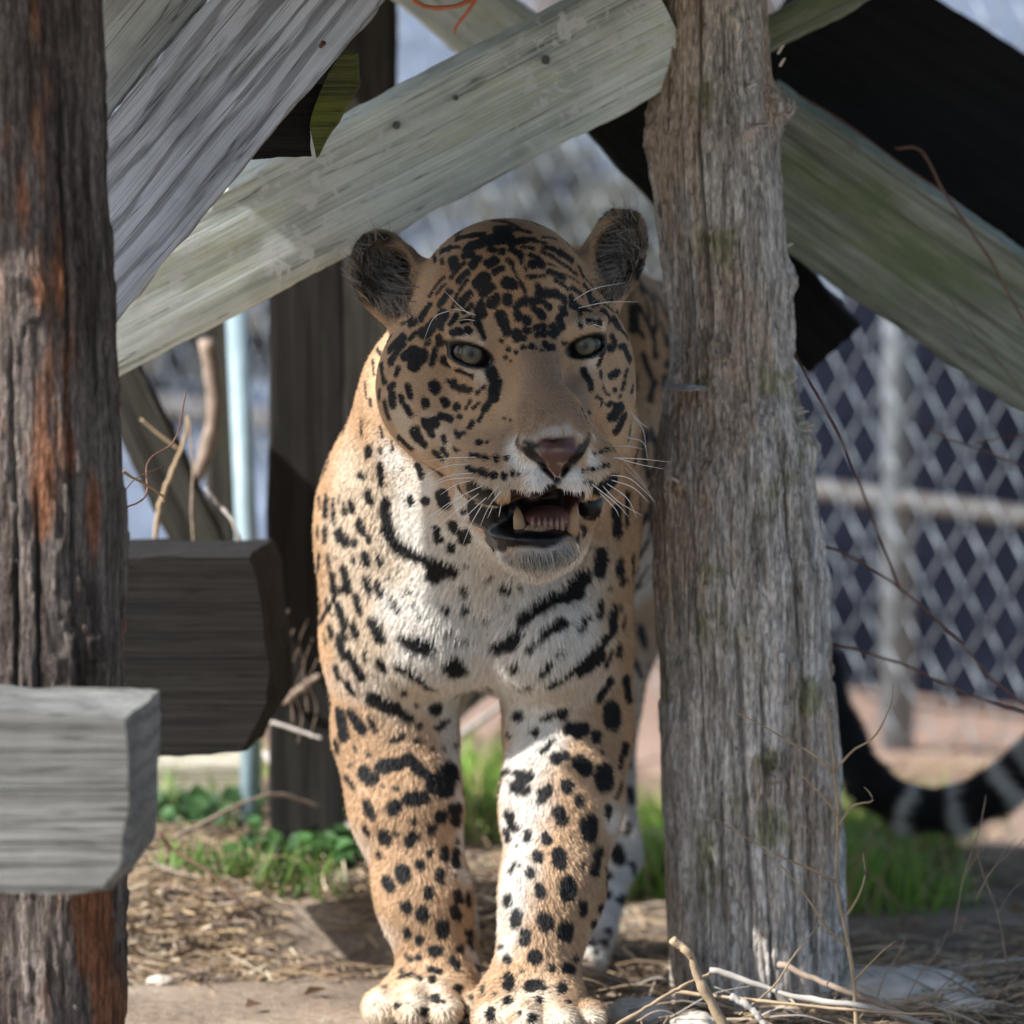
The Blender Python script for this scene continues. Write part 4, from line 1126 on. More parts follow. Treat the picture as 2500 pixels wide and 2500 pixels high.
# ------------------------------------------------------------------ round posts with real relief
def attr_wood(name, rough=.9):
    m = attr_mat(name, rough=rough, spec=.15)
    nt = m.node_tree; b = nt.nodes['Principled BSDF']
    tc = N(nt, 'ShaderNodeTexCoord'); mp = N(nt, 'ShaderNodeMapping'); mp.inputs['Scale'].default_value = (260, 260, 22)
    nt.links.new(tc.outputs['Object'], mp.inputs[0])
    n1 = N(nt, 'ShaderNodeTexNoise'); n1.inputs['Scale'].default_value = 1; n1.inputs['Detail'].default_value = 6; n1.inputs['Roughness'].default_value = .7
    nt.links.new(mp.outputs[0], n1.inputs['Vector'])
    r = ramp(nt, [(.34, (.50, .46, .43)), (.48, (1.15, 1.13, 1.1)), (.66, (1.5, 1.47, 1.44))])
    nt.links.new(n1.outputs[0], r.inputs[0])
    mq = N(nt, 'ShaderNodeMapping'); mq.inputs['Scale'].default_value = (75, 75, 2.2); nt.links.new(tc.outputs['Object'], mq.inputs[0])
    n2 = N(nt, 'ShaderNodeTexNoise'); n2.inputs['Scale'].default_value = 1; n2.inputs['Detail'].default_value = 3; nt.links.new(mq.outputs[0], n2.inputs['Vector'])
    s2 = N(nt, 'ShaderNodeMath', operation='SUBTRACT'); s2.inputs[1].default_value = .5; nt.links.new(n2.outputs[0], s2.inputs[0])
    s3 = N(nt, 'ShaderNodeMath', operation='ABSOLUTE'); nt.links.new(s2.outputs[0], s3.inputs[0])
    r2 = ramp(nt, [(.0, (.12, .10, .09)), (.005, (.5, .48, .46)), (.010, (1, 1, 1))]); nt.links.new(s3.outputs[0], r2.inputs[0])
    n3 = N(nt, 'ShaderNodeTexNoise'); n3.inputs['Scale'].default_value = 1; n3.inputs['Detail'].default_value = 4
    mq2 = N(nt, 'ShaderNodeMapping'); mq2.inputs['Scale'].default_value = (330, 330, 110); nt.links.new(tc.outputs['Object'], mq2.inputs[0]); nt.links.new(mq2.outputs[0], n3.inputs['Vector'])
    r3 = ramp(nt, [(.35, (.6, .58, .56)), (.5, (1, 1, 1)), (.68, (1.35, 1.35, 1.35))]); nt.links.new(n3.outputs[0], r3.inputs[0])
    m3 = N(nt, 'ShaderNodeMix', data_type='RGBA', blend_type='MULTIPLY'); m3.inputs[0].default_value = 1; nt.links.new(r.outputs[0], m3.inputs[6]); nt.links.new(r3.outputs[0], m3.inputs[7])
    m4 = N(nt, 'ShaderNodeMix', data_type='RGBA', blend_type='MULTIPLY'); m4.inputs[0].default_value = .85; nt.links.new(m3.outputs[2], m4.inputs[6]); nt.links.new(r2.outputs[0], m4.inputs[7])
    mx = N(nt, 'ShaderNodeMix', data_type='RGBA', blend_type='MULTIPLY'); mx.inputs[0].default_value = .9
    at_ = [n for n in nt.nodes if n.type == 'ATTRIBUTE'][0]
    nt.links.new(at_.outputs['Color'], mx.inputs[6]); nt.links.new(m4.outputs[2], mx.inputs[7])
    nt.links.new(mx.outputs[2], b.inputs['Base Color'])
    bp = N(nt, 'ShaderNodeBump'); bp.inputs['Strength'].default_value = 1.0; bp.inputs['Distance'].default_value = .003
    nt.links.new(m4.outputs[2], bp.inputs['Height']); nt.links.new(bp.outputs[0], b.inputs['Normal'])
    return m

def trunk_mesh(name, rows, Yc, nrow, nang, relief, cols, mat, cracks=(), knots=(), bumps=(), depth=.95, seed=0):
    """rows: (py, left px, right px); vertical log with fibre relief, cracks (theta, z0, z1, width, depth), knots (px, py, r)"""
    rows = np.array(rows, float)
    pys = np.linspace(rows[0, 0], rows[-1, 0], nrow)
    Lx = np.interp(pys, rows[:, 0], rows[:, 1]); Rx = np.interp(pys, rows[:, 0], rows[:, 2])
    th = np.linspace(0, 2 * math.pi, nang, endpoint=False)
    c = np.array([at((l + r) / 2, y, Yc) for l, r, y in zip(Lx, Rx, pys)])
    R = (Rx - Lx) / 2 * mpp(Yc)
    ct, st = np.cos(th), np.sin(th)
    V = c[:, None, :] + R[:, None, None] * np.stack([ct, st * depth, np.zeros_like(th)], 1)[None]
    Nr = np.broadcast_to(np.stack([ct, st, np.zeros_like(th)], 1)[None], V.shape).reshape(-1, 3)
    V = V.reshape(-1, 3)
    twist = V.copy(); twist[:, 0] += .05 * V[:, 2]
    q = np.stack([twist[:, 0], twist[:, 1], V[:, 2] * .07], 1)
    wob = .0022 * np.stack([vnoise(V, 14, seed + 1), vnoise(V, 14, seed + 2), np.zeros(len(V))], 1)
    q = q + wob
    f1 = fbm(q, 170, 3, seed + 3, .65)
    ridged = (1 - abs(vnoise(q, 150, seed + 40)) * 2) + .7 * (1 - abs(vnoise(q, 320, seed + 41)) * 2)
    big = fbm(V, 9, 3, seed + 9)
    d = relief * (.30 * f1 + .28 * ridged + .9 * big)
    chip = vnoise(np.stack([V[:, 0], V[:, 1], V[:, 2] * .22], 1), 95, seed + 12) + .5 * vnoise(np.stack([V[:, 0], V[:, 1], V[:, 2] * .3], 1), 190, seed + 13)
    d += relief * .8 * (chip > .25) * np.clip((chip - .25) * 6, 0, 1)
    T = np.tile(th, nrow); Zv = V[:, 2]
    for (t0, z0, z1, wd, dp) in cracks:
        tt = t0 + .025 * vnoise(np.stack([np.zeros_like(Zv), np.zeros_like(Zv), Zv], 1), 9, int(t0 * 50)) + .012 * vnoise(np.stack([Zv, Zv, Zv], 1), 50, int(t0 * 70))
        dt = (T - tt + math.pi) % (2 * math.pi) - math.pi
        m = np.exp(-(dt * R.mean() / wd) ** 2) * ss(Zv, z0, z0 + .05) * (1 - ss(Zv, z1 - .05, z1))
        d -= dp * m
    col_k = np.zeros(len(V))
    for (px, py, r, h) in knots:
        p = at(px, py, Yc - R.mean())
        dd = np.linalg.norm((V - p) * np.array([1, .35, 1]), axis=1) / (r * mpp(Yc))
        d += h * np.exp(-(dd / 1.2) ** 2) + .35 * h * np.cos(dd * 9) * np.exp(-(dd / 1.1) ** 2)
        col_k = np.maximum(col_k, np.exp(-(dd / .8) ** 4))
    for (px, py, r, h) in bumps:
        p = at(px, py, Yc)
        dd = np.linalg.norm((V - p) * np.array([1, .6, 1]), axis=1) / (r * mpp(Yc))
        d += h * np.exp(-dd ** 2) * (1 + .5 * fbm(V, 90, 3, seed + 60))
    V = V + Nr * d[:, None]
    F = []
    i, j = np.meshgrid(np.arange(nrow - 1), np.arange(nang), indexing='ij')
    a = (i * nang + j).ravel(); b = (i * nang + (j + 1) % nang).ravel()
    F = np.stack([a, a + nang, b + nang, b], 1)
    o = mesh_obj(name, V, F, mat, None, True)
    g = np.clip(.5 + .55 * fbm(q, 90, 4, seed + 70, .7), 0, 1)
    col = cols['dark'] * (1 - g[:, None]) + cols['light'] * g[:, None]
    pat = np.clip((fbm(np.stack([V[:, 0], V[:, 1], V[:, 2] * .22], 1), 20, 4, seed + 80) - cols.get('warm_t', .1)) * 3.5, 0, 1)[:, None] * cols.get('warm_w', .6)
    col = col * (1 - pat) + cols['warm'] * pat
    if 'moss' in cols:
        mo = np.clip((fbm(V, 16, 5, seed + 90) - cols['moss_t']) * 3, 0, 1)[:, None] * .7
        col = col * (1 - mo) + cols['moss'] * mo
    col = col * (1 - .45 * col_k[:, None])
    set_col(o.data, np.clip(col, 0, 1))
    return o

W_TRUNK = attr_wood('weathered_trunk_wood')
T_ROWS = [(-60, 1614, 1858), (0, 1616, 1863), (150, 1612, 1878), (250, 1600, 1888), (330, 1592, 1894), (427, 1598, 1898), (647, 1620, 1908), (776, 1630, 1918), (870, 1633, 1926), (958, 1626, 1940), (1060, 1608, 1962), (1165, 1598, 1984), (1294, 1598, 2000), (1423, 1599, 2018), (1553, 1602, 2028), (1682, 1608, 2034), (1941, 1618, 2051), (2265, 1629, 2064), (2433, 1636, 2070), (2490, 1632, 2078)]
trunk = trunk_mesh('trunk_post', T_ROWS, .21, 680, 420, .0034,
    dict(dark=np.array([.36, .335, .305]), light=np.array([.74, .71, .67]), warm=np.array([.48, .36, .26]), warm_t=.15, warm_w=.55, moss=np.array([.24, .25, .12]), moss_t=.55), W_TRUNK,
    cracks=[(4.45, .66, 1.2, .0018, .010), (4.62, -.1, .40, .0016, .009), (4.85, -.1, .36, .0014, .007), (5.42, -.1, .60, .0032, .018), (5.15, -.1, .30, .0016, .008), (4.30, -.1, .25, .0014, .006), (4.15, .1, .9, .0012, .005), (5.0, .3, .8, .0012, .004)],
    knots=[(1887, 1870, 44, .0035), (1762, 852, 42, .007), (1640, 1175, 26, .006)],
    bumps=[(1900, 250, 40, .015), (1885, 300, 60, .006), (1915, 690, 46, .011), (1595, 330, 75, .006), (1965, 1085, 48, .010), (1900, 820, 70, .004), (1600, 1190, 60, .005)], seed=3)
tag(trunk, 'upright weathered grey brown tree trunk used as a post, right beside the jaguar', 'trunk')
W_CHIP = plain('bark_flake', (.40, .35, .32), .85, .2, var=.3, scale=60)
def flake(name, pts, Y, thick, mat, parent):
    n = len(pts)
    a = [at(x, y, Y) for x, y in pts]; b = [p + np.array([0, thick, thick * .25]) for p in a]
    F = [tuple(range(n))[::-1], tuple(range(n, 2 * n))] + [(i, (i + 1) % n, n + (i + 1) % n, n + i) for i in range(n)]
    return mesh_obj(name, a + b, F, mat, parent)
def chip(px, py, Y, sx, sy, sz, seed):
    bm = bmesh.new(); bmesh.ops.create_icosphere(bm, subdivisions=3, radius=1)
    for v in bm.verts:
        q = np.array(v.co[:])[None]
        v.co = v.co * float(1 + .35 * fbm(q + seed, 1.8, 3, seed)[0])
        v.co.x *= sx; v.co.y *= sy; v.co.z *= sz
    me = bpy.data.meshes.new('bark_flake'); bm.to_mesh(me); bm.free(); me.materials.append(W_CHIP)
    o = bpy.data.objects.new('bark_flake', me); COL.objects.link(o); o.parent = trunk; o.location = at(px, py, Y)
chip(1678, 946, .128, .020, .022, .0030, 1)
chip(1850, 306, .132, .010, .012, .0022, 2)
chip(1828, 325, .130, .005, .008, .0090, 3)
mat_spl = plain('wood_splinter', (.60, .57, .52), .8, .2)
for (x, y, dx, dy) in [(1930, 935, 16, -16), (1942, 1000, 20, -4), (1948, 1010, 26, -6), (1952, 1035, 20, -3), (1965, 1045, 22, -8), (1960, 1050, 24, 2), (1975, 1052, 14, -12), (1900, 130, 14, -20), (1905, 160, 12, -18), (1660, 1180, -20, -12), (1830, 1120, 18, -6), (1925, 600, 12, -4), (1845, 205, -22, 10)]:
    p = at(x, y, .16); q = at(x + dx, y + dy, .14)
    V, F = tube(smoothpath([p, (p + q) / 2 + np.array([0, -.002, .001]), q], 5), [.0016, .0016, .0015, .0012, .0005], 5)
    mesh_obj('splinter', V, F, mat_spl, trunk)

W_CEDAR = attr_wood('cedar_post_wood')
post = trunk_mesh('cedar_post', [(-80, -110, 244), (0, -110, 246), (330, -112, 256), (650, -114, 268), (970, -116, 286), (1300, -118, 300), (1550, -118, 306), (1680, -118, 308), (2185, -118, 306), (2550, -118, 300)], -.45, 460, 220, .0030,
    dict(dark=np.array([.055, .043, .037]), light=np.array([.19, .165, .15]), warm=np.array([.25, .105, .05]), warm_t=.12, warm_w=.8), W_CEDAR,
    cracks=[(4.5, .2, .75, .0018, .008), (4.75, .25, .62, .0015, .007), (5.2, .5, 1.0, .002, .008), (4.2, .2, 1.0, .0012, .006)], knots=[(235, 1585, 46, .006), (48, 690, 26, .003)], seed=21)
tag(post, 'thick brown cedar post with strips of rust red bark standing beside the grey boards', 'post')

# chamfered timbers crossing the cedar post
def timber(name, poly, Y, depth, skew, mat, label, cat, top_mat=None):
    """poly: front outline in overview pixels; runs back by depth, drifting sideways by skew"""
    a = [ov(x, y, Y) for x, y in poly]
    n = len(a)
    o3 = np.mean(a, axis=0)
    rings = []
    nseg = 14
    bm = bmesh.new()
    vs = []
    dense = []
    for i in range(n):
        p, q = a[i], a[(i + 1) % n]
        k = max(2, int(np.linalg.norm(q - p) / .008))
        for t in range(k): dense.append(p + (q - p) * t / k)
    dense = np.array(dense); m = len(dense)
    P0 = dense - o3
    V = []
    for s in range(nseg):
        t = s / (nseg - 1)
        shrink = 1 - (.010 if s in (0, nseg - 1) else 0)
        V.append(P0 * shrink + np.array([skew * t, depth * t, 0]))
    V = np.array(V).reshape(-1, 3)
    dv = .0026 * np.stack([fbm(V, 30, 3, 5), fbm(V, 30, 3, 6), fbm(V, 30, 3, 7)], 1)
    dv[:m, 1] = 0; dv[-m:, 1] = 0
    V += dv
    F = []
    for s in range(nseg - 1):
        for j in range(m):
            b0 = s * m + j; b1 = s * m + (j + 1) % m
            F.append((b0, b1, b1 + m, b0 + m))
    F.append(tuple(range(m))[::-1]); F.append(tuple((nseg - 1) * m + j for j in range(m)))
    o = mesh_obj(name, V, F, mat, None, False)
    o.location = o3
    if label: tag(o, label, cat)
    return o
S = 1 / 1.294
o = timber('beam', [(x * S, y * S) for x, y in [(560, 388), (768, 384), (752, 308), (790, 200), (700, 200), (560, 300)]], -.06, .09, -.02, W_DARK, None, None)
o.parent = rp; o.location = Vector(o.location) - Vector(rp.location)
o = timber('beam_end', [(x * S, y * S) for x, y in [(768, 384), (752, 308), (800, 180), (832, 124), (862, 130), (868, 205), (822, 305)]], -.075, .012, .004, W_MOSSY, None, None)
o.parent = rp; o.location = Vector(o.location) - Vector(rp.location); o['label'] = 'timber end covered in yellow green moss'
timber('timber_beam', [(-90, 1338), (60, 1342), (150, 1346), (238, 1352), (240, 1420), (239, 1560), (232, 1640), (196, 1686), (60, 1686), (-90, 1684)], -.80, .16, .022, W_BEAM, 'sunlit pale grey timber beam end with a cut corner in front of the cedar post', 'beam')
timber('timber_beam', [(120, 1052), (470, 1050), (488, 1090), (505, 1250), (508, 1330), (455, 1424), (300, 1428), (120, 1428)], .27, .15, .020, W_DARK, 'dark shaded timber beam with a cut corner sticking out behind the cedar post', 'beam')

# ------------------------------------------------------------------ background posts
def back_post(x0, x1, ytop, Y, mat, label, lean=0, sq=True):
    zc = 0
    top = ov((x0 + x1) / 2, ytop, Y)
    b = np.array([top[0] + lean, Y, -.05])
    o = board('timber_post', b, top, (x1 - x0) * 1.294 * mpp(Y), (x1 - x0) * 1.294 * mpp(Y) * .8, mat, None, seed=int(x0), sub=40)
    tag(o, label, 'post')
    return o
back_post(500, 650, -60, .72, W_DARK, 'wide dark square post standing in shade just behind the jaguar')
back_post(640, 752, -60, .95, W_POST, 'narrower brown square post rising behind the mossy timber end')
back_post(382, 448, 500, 1.15, W_POST, 'thin mossy grey post standing between the dark beam and the blue pipe')
board('timber_brace', ov(195, 640, .62), ov(392, 1060, .62), .055, .05, W_POST, None, seed=31)
tag(bpy.data.objects['timber_brace'], 'olive mossy brace slanting down behind the cedar post', 'brace')
s = timber('timber_sleeper', [(250, 1448), (480, 1442), (486, 1500), (250, 1520)], 1.02, .12, .0, W_PALE, 'pale sunlit timber sleeper lying on the grass behind the dark beam', 'sleeper')

# ------------------------------------------------------------------ chain-link fence
M_GALV = plain('galvanised_steel', (.24, .28, .31), .45, .5, var=.12, scale=30)
for n in M_GALV.node_tree.nodes:
    if n.type == 'BSDF_PRINCIPLED': n.inputs['Metallic'].default_value = .35
F0 = np.array([ov(1780, 1450, 1.80)[0], 1.80, 0.0])
FU = np.array([-math.cos(math.radians(50)), math.sin(math.radians(50)), 0])
FN = np.array([FU[1], -FU[0], 0])
fence = empty('chain_link_fence', F0)
tag(fence, 'galvanised chain link fence running behind the jaguar and the tail', 'fence')
DU, DZ, NZ = .0352, .0390, 32
def wire_mesh(par):
    pts = []
    for k in range(NZ + 1):
        sgn = (k + par) % 2
        u = DU * sgn
        off = .0022 * (1 if sgn else -1)
        pts.append(FU * u + FN * off + np.array([0, 0, .02 + k * DZ]))
    dense = []
    for p, q in zip(pts[:-1], pts[1:]):
        dense += [p * .88 + q * .12, p * .12 + q * .88]
    V, F = tube(np.array(dense), .0014, 6)
    me = bpy.data.meshes.new('wire'); me.from_pydata(V.tolist(), [], F); me.update()
    me.polygons.foreach_set('use_smooth', np.ones(len(me.polygons), dtype=bool))
    me.materials.append(M_GALV)
    return me
wm = [wire_mesh(0), wire_mesh(1)]
for i in range(-22, 64):
    o = bpy.data.objects.new('wire', wm[i % 2]); COL.objects.link(o); o.parent = fence
    o.location = FU * (DU * i)
def fpost(u, r, z1, name='post'):
    p = FU * u + FN * .035
    V, F = tube(np.array([p + [0, 0, -.1], p + [0, 0, z1 * .5], p + [0, 0, z1]]), r, 20)
    mesh_obj(name, V, F, M_GALV, fence, True)
fpost(.118, .020, 1.7)
fpost(1.72, .022, 1.7)
p0, p1 = FU * -.9 + FN * .03 + np.array([0, 0, .305]), FU * 2.4 + FN * .03 + np.array([0, 0, .305])
V, F = tube(np.array([p0, p1]), .014, 16); mesh_obj('rail', V, F, plain('weathered_rail', (.085, .078, .075), .7, .3, var=.2), fence, True)
V, F = tube(np.array([ov(445, 560, .98), ov(470, 1120, .90), [ov(476, 1300, .88)[0], .88, -.05]]), .0115, 16)
pipe = mesh_obj('steel_pipe', V, F, plain('pale_blue_pipe', (.22, .30, .335), .5, .4, var=.15), None, True)
tag(pipe, 'slim pale blue metal pipe standing upright left of the dark square post', 'pipe')

# beyond the fence: a dark shed wall, pale lot, bare trees, shrubs
M_SHED = plain('dark_navy_siding', (.007, .0085, .015), .9, .02, var=.4, scale=3)
SB = F0 + FN * .42
wall = empty('low_wall', SB); tag(wall, 'low dark navy board wall standing just beyond the chain link fence', 'wall')
for k in range(6):
    z = .0 + k * .082
    A, B = FU * -1.2, FU * 1.30
    q = FN * .05
    V = [A, B, B + q, A + q]
    V = [np.array(v) + [0, 0, z] for v in V] + [np.array(v) + [0, 0, z + .078] for v in V]
    mesh_obj('wall_board', V, [(0, 3, 2, 1), (4, 5, 6, 7), (0, 1, 5, 4), (1, 2, 6, 5), (2, 3, 7, 6), (3, 0, 4, 7)], M_SHED, wall)

M_BARK = plain('far_bark', (.12, .10, .09), .9, .1, var=.4, scale=12)
def bare_tree(x, y, r, h, label, lean):
    root = empty('bare_tree', (x, y, 0)); tag(root, label, 'tree', 'bare trees beyond the fence')
    k = np.random.default_rng(int(abs(x * 100) + y * 10))
    p = smoothpath([(0, 0, -.1), (lean * .3, 0, h * .35), (lean * .6, .05, h * .7), (lean, 0, h)], 14)
    V, F = tube(p, np.linspace(r, r * .3, 14) * (1 + .12 * k.normal(size=14)), 12)
    mesh_obj('trunk', V, F, M_BARK, root, True)
    for b in range(9):
        s = p[4 + b]
        an = k.uniform(0, 6.28); ln = k.uniform(.6, 1.6)
        e = s + ln * np.array([math.cos(an), math.sin(an), k.uniform(.4, 1.0)])
        mid = (s + e) / 2 + k.normal(size=3) * .12
        pp = smoothpath([s, mid, e], 8)
        V, F = tube(pp, np.linspace(r * .35, r * .06, 8), 7)
        mesh_obj('branch', V, F, M_BARK, root, True)
bare_tree(.52, 9.5, .10, 5.5, 'slim bare tree standing beyond the fence past the dark panel', .2)
bare_tree(-.36, 10.5, .07, 5.0, 'slim bare tree standing beyond the fence past the long pale board', -.2)
bare_tree(.12, 13.0, .13, 6.0, 'stout bare tree standing farthest beyond the fence', .3)
M_LEAF = attr_mat('shrub_leaf', rough=.6, spec=.3)
def shrub(x, y, rx, h, label, n=900, g=(.07, .10, .045)):
    k = np.random.default_rng(int(abs(x * 31) + y * 7) + 1)
    root = empty('shrub', (x, y, 0)); tag(root, label, 'shrub')
    c = k.normal(size=(n, 3)); c /= np.linalg.norm(c, axis=1)[:, None]
    c *= (k.random(n) ** .4)[:, None] * (1 + .25 * vnoise(c, 2.5, 4))[:, None]
    c = c * np.array([rx, rx * .8, h * .5]) + np.array([0, 0, h * .5])
    u = k.normal(size=(n, 3)); u /= np.linalg.norm(u, axis=1)[:, None]
    v = np.cross(u, k.normal(size=(n, 3))); v /= np.linalg.norm(v, axis=1)[:, None]
    s = k.uniform(.02, .045, n)[:, None]
    V = np.stack([c - u * s, c + v * s * .5, c + u * s, c - v * s * .5], 1).reshape(-1, 3)
    F = np.arange(n * 4).reshape(-1, 4)
    o = mesh_obj('foliage', V, F, M_LEAF, root)
    cc = np.array(g) * k.uniform(.5, 1.6, (n, 1))
    set_col(o.data, np.repeat(cc, 4, 0))
    for b in range(6):
        an = k.uniform(0, 6.28)
        e = np.array([math.cos(an) * rx * .6, math.sin(an) * rx * .5, h * .8])
        V, F = tube(smoothpath([(0, 0, -.03), e * np.array([.3, .3, .5]), e], 6), np.linspace(.012, .003, 6), 5)
        mesh_obj('stem', V, F, M_BARK, root)
shrub(.16, 6.2, .35, .45, 'grey brown shrub beyond the fence above the jaguar head', 900, (.115, .115, .095))
shrub(-.62, 5.4, .30, .40, 'dull brown shrub beyond the fence left of the blue pipe', 700, (.13, .11, .085))
shrub(.95, 7.0, .4, .5, 'dark shrub beyond the fence at the end of the shed', 800, (.06, .08, .05))

# ------------------------------------------------------------------ sticks, vines, stones, grass, litter
M_STRAW = plain('dry_tan_stem', (.35, .26, .165), .75, .25, var=.25, scale=50)
M_STICK = plain('grey_brown_stick', (.26, .20, .155), .85, .2, var=.35, scale=45)
M_VINE = plain('red_brown_vine', (.14, .070, .050), .6, .3, var=.25, scale=40)
M_ORANGE = plain('orange_vine', (.62, .22, .12), .6, .3, var=.15)
M_PALESTICK = plain('bleached_stick', (.33, .305, .275), .8, .2, var=.2, scale=40)

def stick(name, pts, r0, r1, mat, label, cat, group=None, n=26, twigs=(), sides=7, Y=None, seed=0):
    """pts: (ov x, ov y, Y) polyline; twigs: extra polylines that branch from it (parts)"""
    k = np.random.default_rng(seed + len(pts) * 13 + int(abs(pts[0][0])))
    P = smoothpath([ov(*p) for p in pts], n)
    P = P + k.normal(size=P.shape) * min(r0 * .12, .0005)
    r0 *= .74; r1 *= .74
    rad = np.linspace(r0, r1, n) * (1 + .10 * np.convolve(k.normal(size=n + 2), [.5, .7, .5], 'valid'))
    V, F = tube(P, rad, sides)
    o3 = P[0].copy()
    o = mesh_obj(name, V - o3, F, mat, None, True)
    o.location = o3
    tag(o, label, cat, group)
    for tw in twigs:
        Q = smoothpath([ov(*p) for p in tw], 12)
        V, F = tube(Q - o3, np.linspace(max(r1, r0 * .55), r1 * .6, 12), 5)
        mesh_obj('side_twig', V, F, mat, o, True)
    return o
# vines over the right-hand boards and fence
stick('vine', [(1488, 648, .34), (1530, 725, .33), (1590, 835, .32), (1655, 1000, .31), (1697, 1112, .30)], .0013, .0019, M_VINE, 'red brown vine shoot rising from the forked vine towards the weathered trunk', 'vine')
stick('vine', [(1556, 1030, .30), (1620, 1058, .30), (1697, 1110, .30), (1800, 1200, .30), (1870, 1280, .30), (1960, 1350, .30)], .0016, .0022, M_VINE, 'forked red brown vine sloping down in front of the chain link fence', 'vine')
stick('vine', [(1572, 1215, .30), (1700, 1252, .30), (1830, 1312, .30), (1960, 1352, .30)], .0019, .0022, M_VINE, 'lowest red brown vine sloping across the fence above the tail', 'vine')
stick('vine', [(1690, 280, .36), (1738, 284, .33), (1778, 358, .32), (1825, 425, .32), (1880, 510, .32), (1960, 660, .32)], .0022, .0016, M_VINE, 'thick red brown vine arching over the green stained board', 'vine', twigs=[[(1780, 362, .32), (1700, 310, .35), (1600, 235, .37), (1510, 180, .38)]])
stick('vine', [(1715, 790, .45), (1800, 832, .45), (1870, 855, .45), (1960, 895, .45)], .0009, .0013, M_VINE, 'thin vine crossing the fence just below the green stained board', 'vine', twigs=[[(1840, 836, .45), (1890, 826, .45), (1960, 822, .45)]])
stick('vine', [(1790, 560, .36), (1830, 620, .36), (1890, 690, .36), (1960, 780, .36)], .0008, .0010, M_VINE, 'fine vine lying along the lower green stained board', 'vine')
stick('vine', [(772, -8, .10), (800, 12, .10), (850, 14, .10), (905, -6, .10)], .0030, .0030, M_ORANGE, 'bright orange vine looped over the top of the long pale board', 'vine', twigs=[[(898, 0, .10), (880, 25, .10), (860, 50, .10), (858, 62, .11)]])
# twigs left, between the cedar post and the dark beam
stick('twig', [(291, 1040, .44), (300, 960, .44), (320, 900, .44), (345, 840, .45), (355, 785, .45)], .0038, .0026, M_STRAW, 'stiff tan stem standing up behind the top of the dark beam', 'twig', twigs=[[(340, 850, .45), (300, 820, .45), (265, 790, .45)]])
stick('twig', [(366, 1035, .44), (362, 960, .44), (364, 880, .44), (356, 790, .45)], .0022, .0018, M_STICK, 'thin brown stem standing beside the stiff tan stem', 'twig')
stick('twig', [(455, 1035, .44), (440, 985, .44), (415, 955, .45), (388, 920, .45)], .0036, .0022, M_PALESTICK, 'bleached crooked stick leaning over the corner of the dark beam', 'twig')
stick('twig', [(232, 960, -.05), (275, 935, -.03), (280, 870, 0), (330, 830, .02), (350, 740, .02)], .0014, .0010, M_VINE, 'curling reddish twig beside the cedar post', 'twig', twigs=[[(232, 930, -.05), (260, 900, -.02), (310, 880, 0)]])
stick('twig', [(230, 890, -.05), (300, 930, -.02), (310, 945, 0)], .0022, .0014, M_STRAW, 'short tan twig poking out of the cedar post side', 'twig')
stick('branch', [(390, 640, .85), (405, 760, .85), (390, 850, .85), (360, 930, .85), (385, 1010, .85)], .013, .009, M_STICK, 'pale brown branch twisted behind the thin mossy post', 'branch')
# branches on the ground, left
stick('branch', [(500, 1420, .80), (560, 1490, .75), (640, 1545, .70), (720, 1600, .66)], .0070, .0050, M_PALESTICK, 'pale fallen branch sloping down to the ground behind the left foreleg', 'branch')
stick('branch', [(330, 1580, .50), (400, 1545, .52), (470, 1510, .55), (530, 1500, .58), (600, 1520, .60)], .0034, .0022, M_STICK, 'dark arching twig over the green ground cover', 'twig')
stick('branch', [(300, 1570, .35), (330, 1605, .35), (400, 1650, .33), (450, 1700, .32), (480, 1735, .32)], .0022, .0016, M_VINE, 'red brown bramble stem lying over the ground cover beside the beam', 'twig', twigs=[[(300, 1570, .35), (312, 1592, .35), (322, 1600, .35)]])
stick('branch', [(505, 1360, .60), (560, 1378, .58), (605, 1393, .56)], .0030, .0022, M_PALESTICK, 'short pale twig jutting out behind the left foreleg', 'twig')
stick('branch', [(530, 1330, .70), (560, 1305, .66), (600, 1275, .62)], .0060, .0040, M_STICK, 'stub of brown branch pointing up behind the left shoulder', 'branch')
stick('branch', [(860, 1395, 1.1), (920, 1350, 1.1), (990, 1310, 1.1)], .0055, .0055, M_PALESTICK, 'pale pole slanting behind the chest between the forelegs', 'branch')
for i in range(7):
    x = 535 + i * 9; y = 1290 + (i * 37) % 130
    stick('dead_weed', [(x, y, .5), (x + 8 - 6 * (i % 3), y - 50, .5), (x - 6, y - 95, .49), (x + 10, y - 140, .48)], .0011, .0006, M_STICK, 'hair thin dead weed stem hanging beside the left shoulder', 'weed', 'dead weed stems beside the shoulder', seed=i)
# the heap of dry stems at the foot of the trunk
stick('stick', [(1260, 1780, -.10), (1268, 1772, -.10), (1300, 1800, -.10), (1320, 1850, -.10), (1350, 1905, -.10), (1375, 1960, -.10)][1:], .0058, .0075, M_STRAW, 'thick broken tan stick standing up in front of the jaguar paw', 'stick')
stick('stick', [(1340, 1828, -.02), (1420, 1855, -.03), (1520, 1885, -.05), (1660, 1905, -.08), (1760, 1940, -.08)], .0042, .0036, M_PALESTICK, 'longest grey brown stick sloping across the foot of the trunk', 'stick')
stick('stick', [(1470, 1818, .02), (1540, 1850, 0), (1640, 1885, -.03), (1720, 1925, -.05), (1800, 1975, -.05)], .0046, .0050, M_STICK, 'dark broken stick leaning on the right foot of the trunk', 'stick')
stick('stick', [(1270, 1870, -.05), (1350, 1880, -.06), (1480, 1893, -.08), (1640, 1908, -.10), (1780, 1915, -.10)], .0026, .0022, M_STRAW, 'tan straw lying level across the heap of sticks', 'stick')
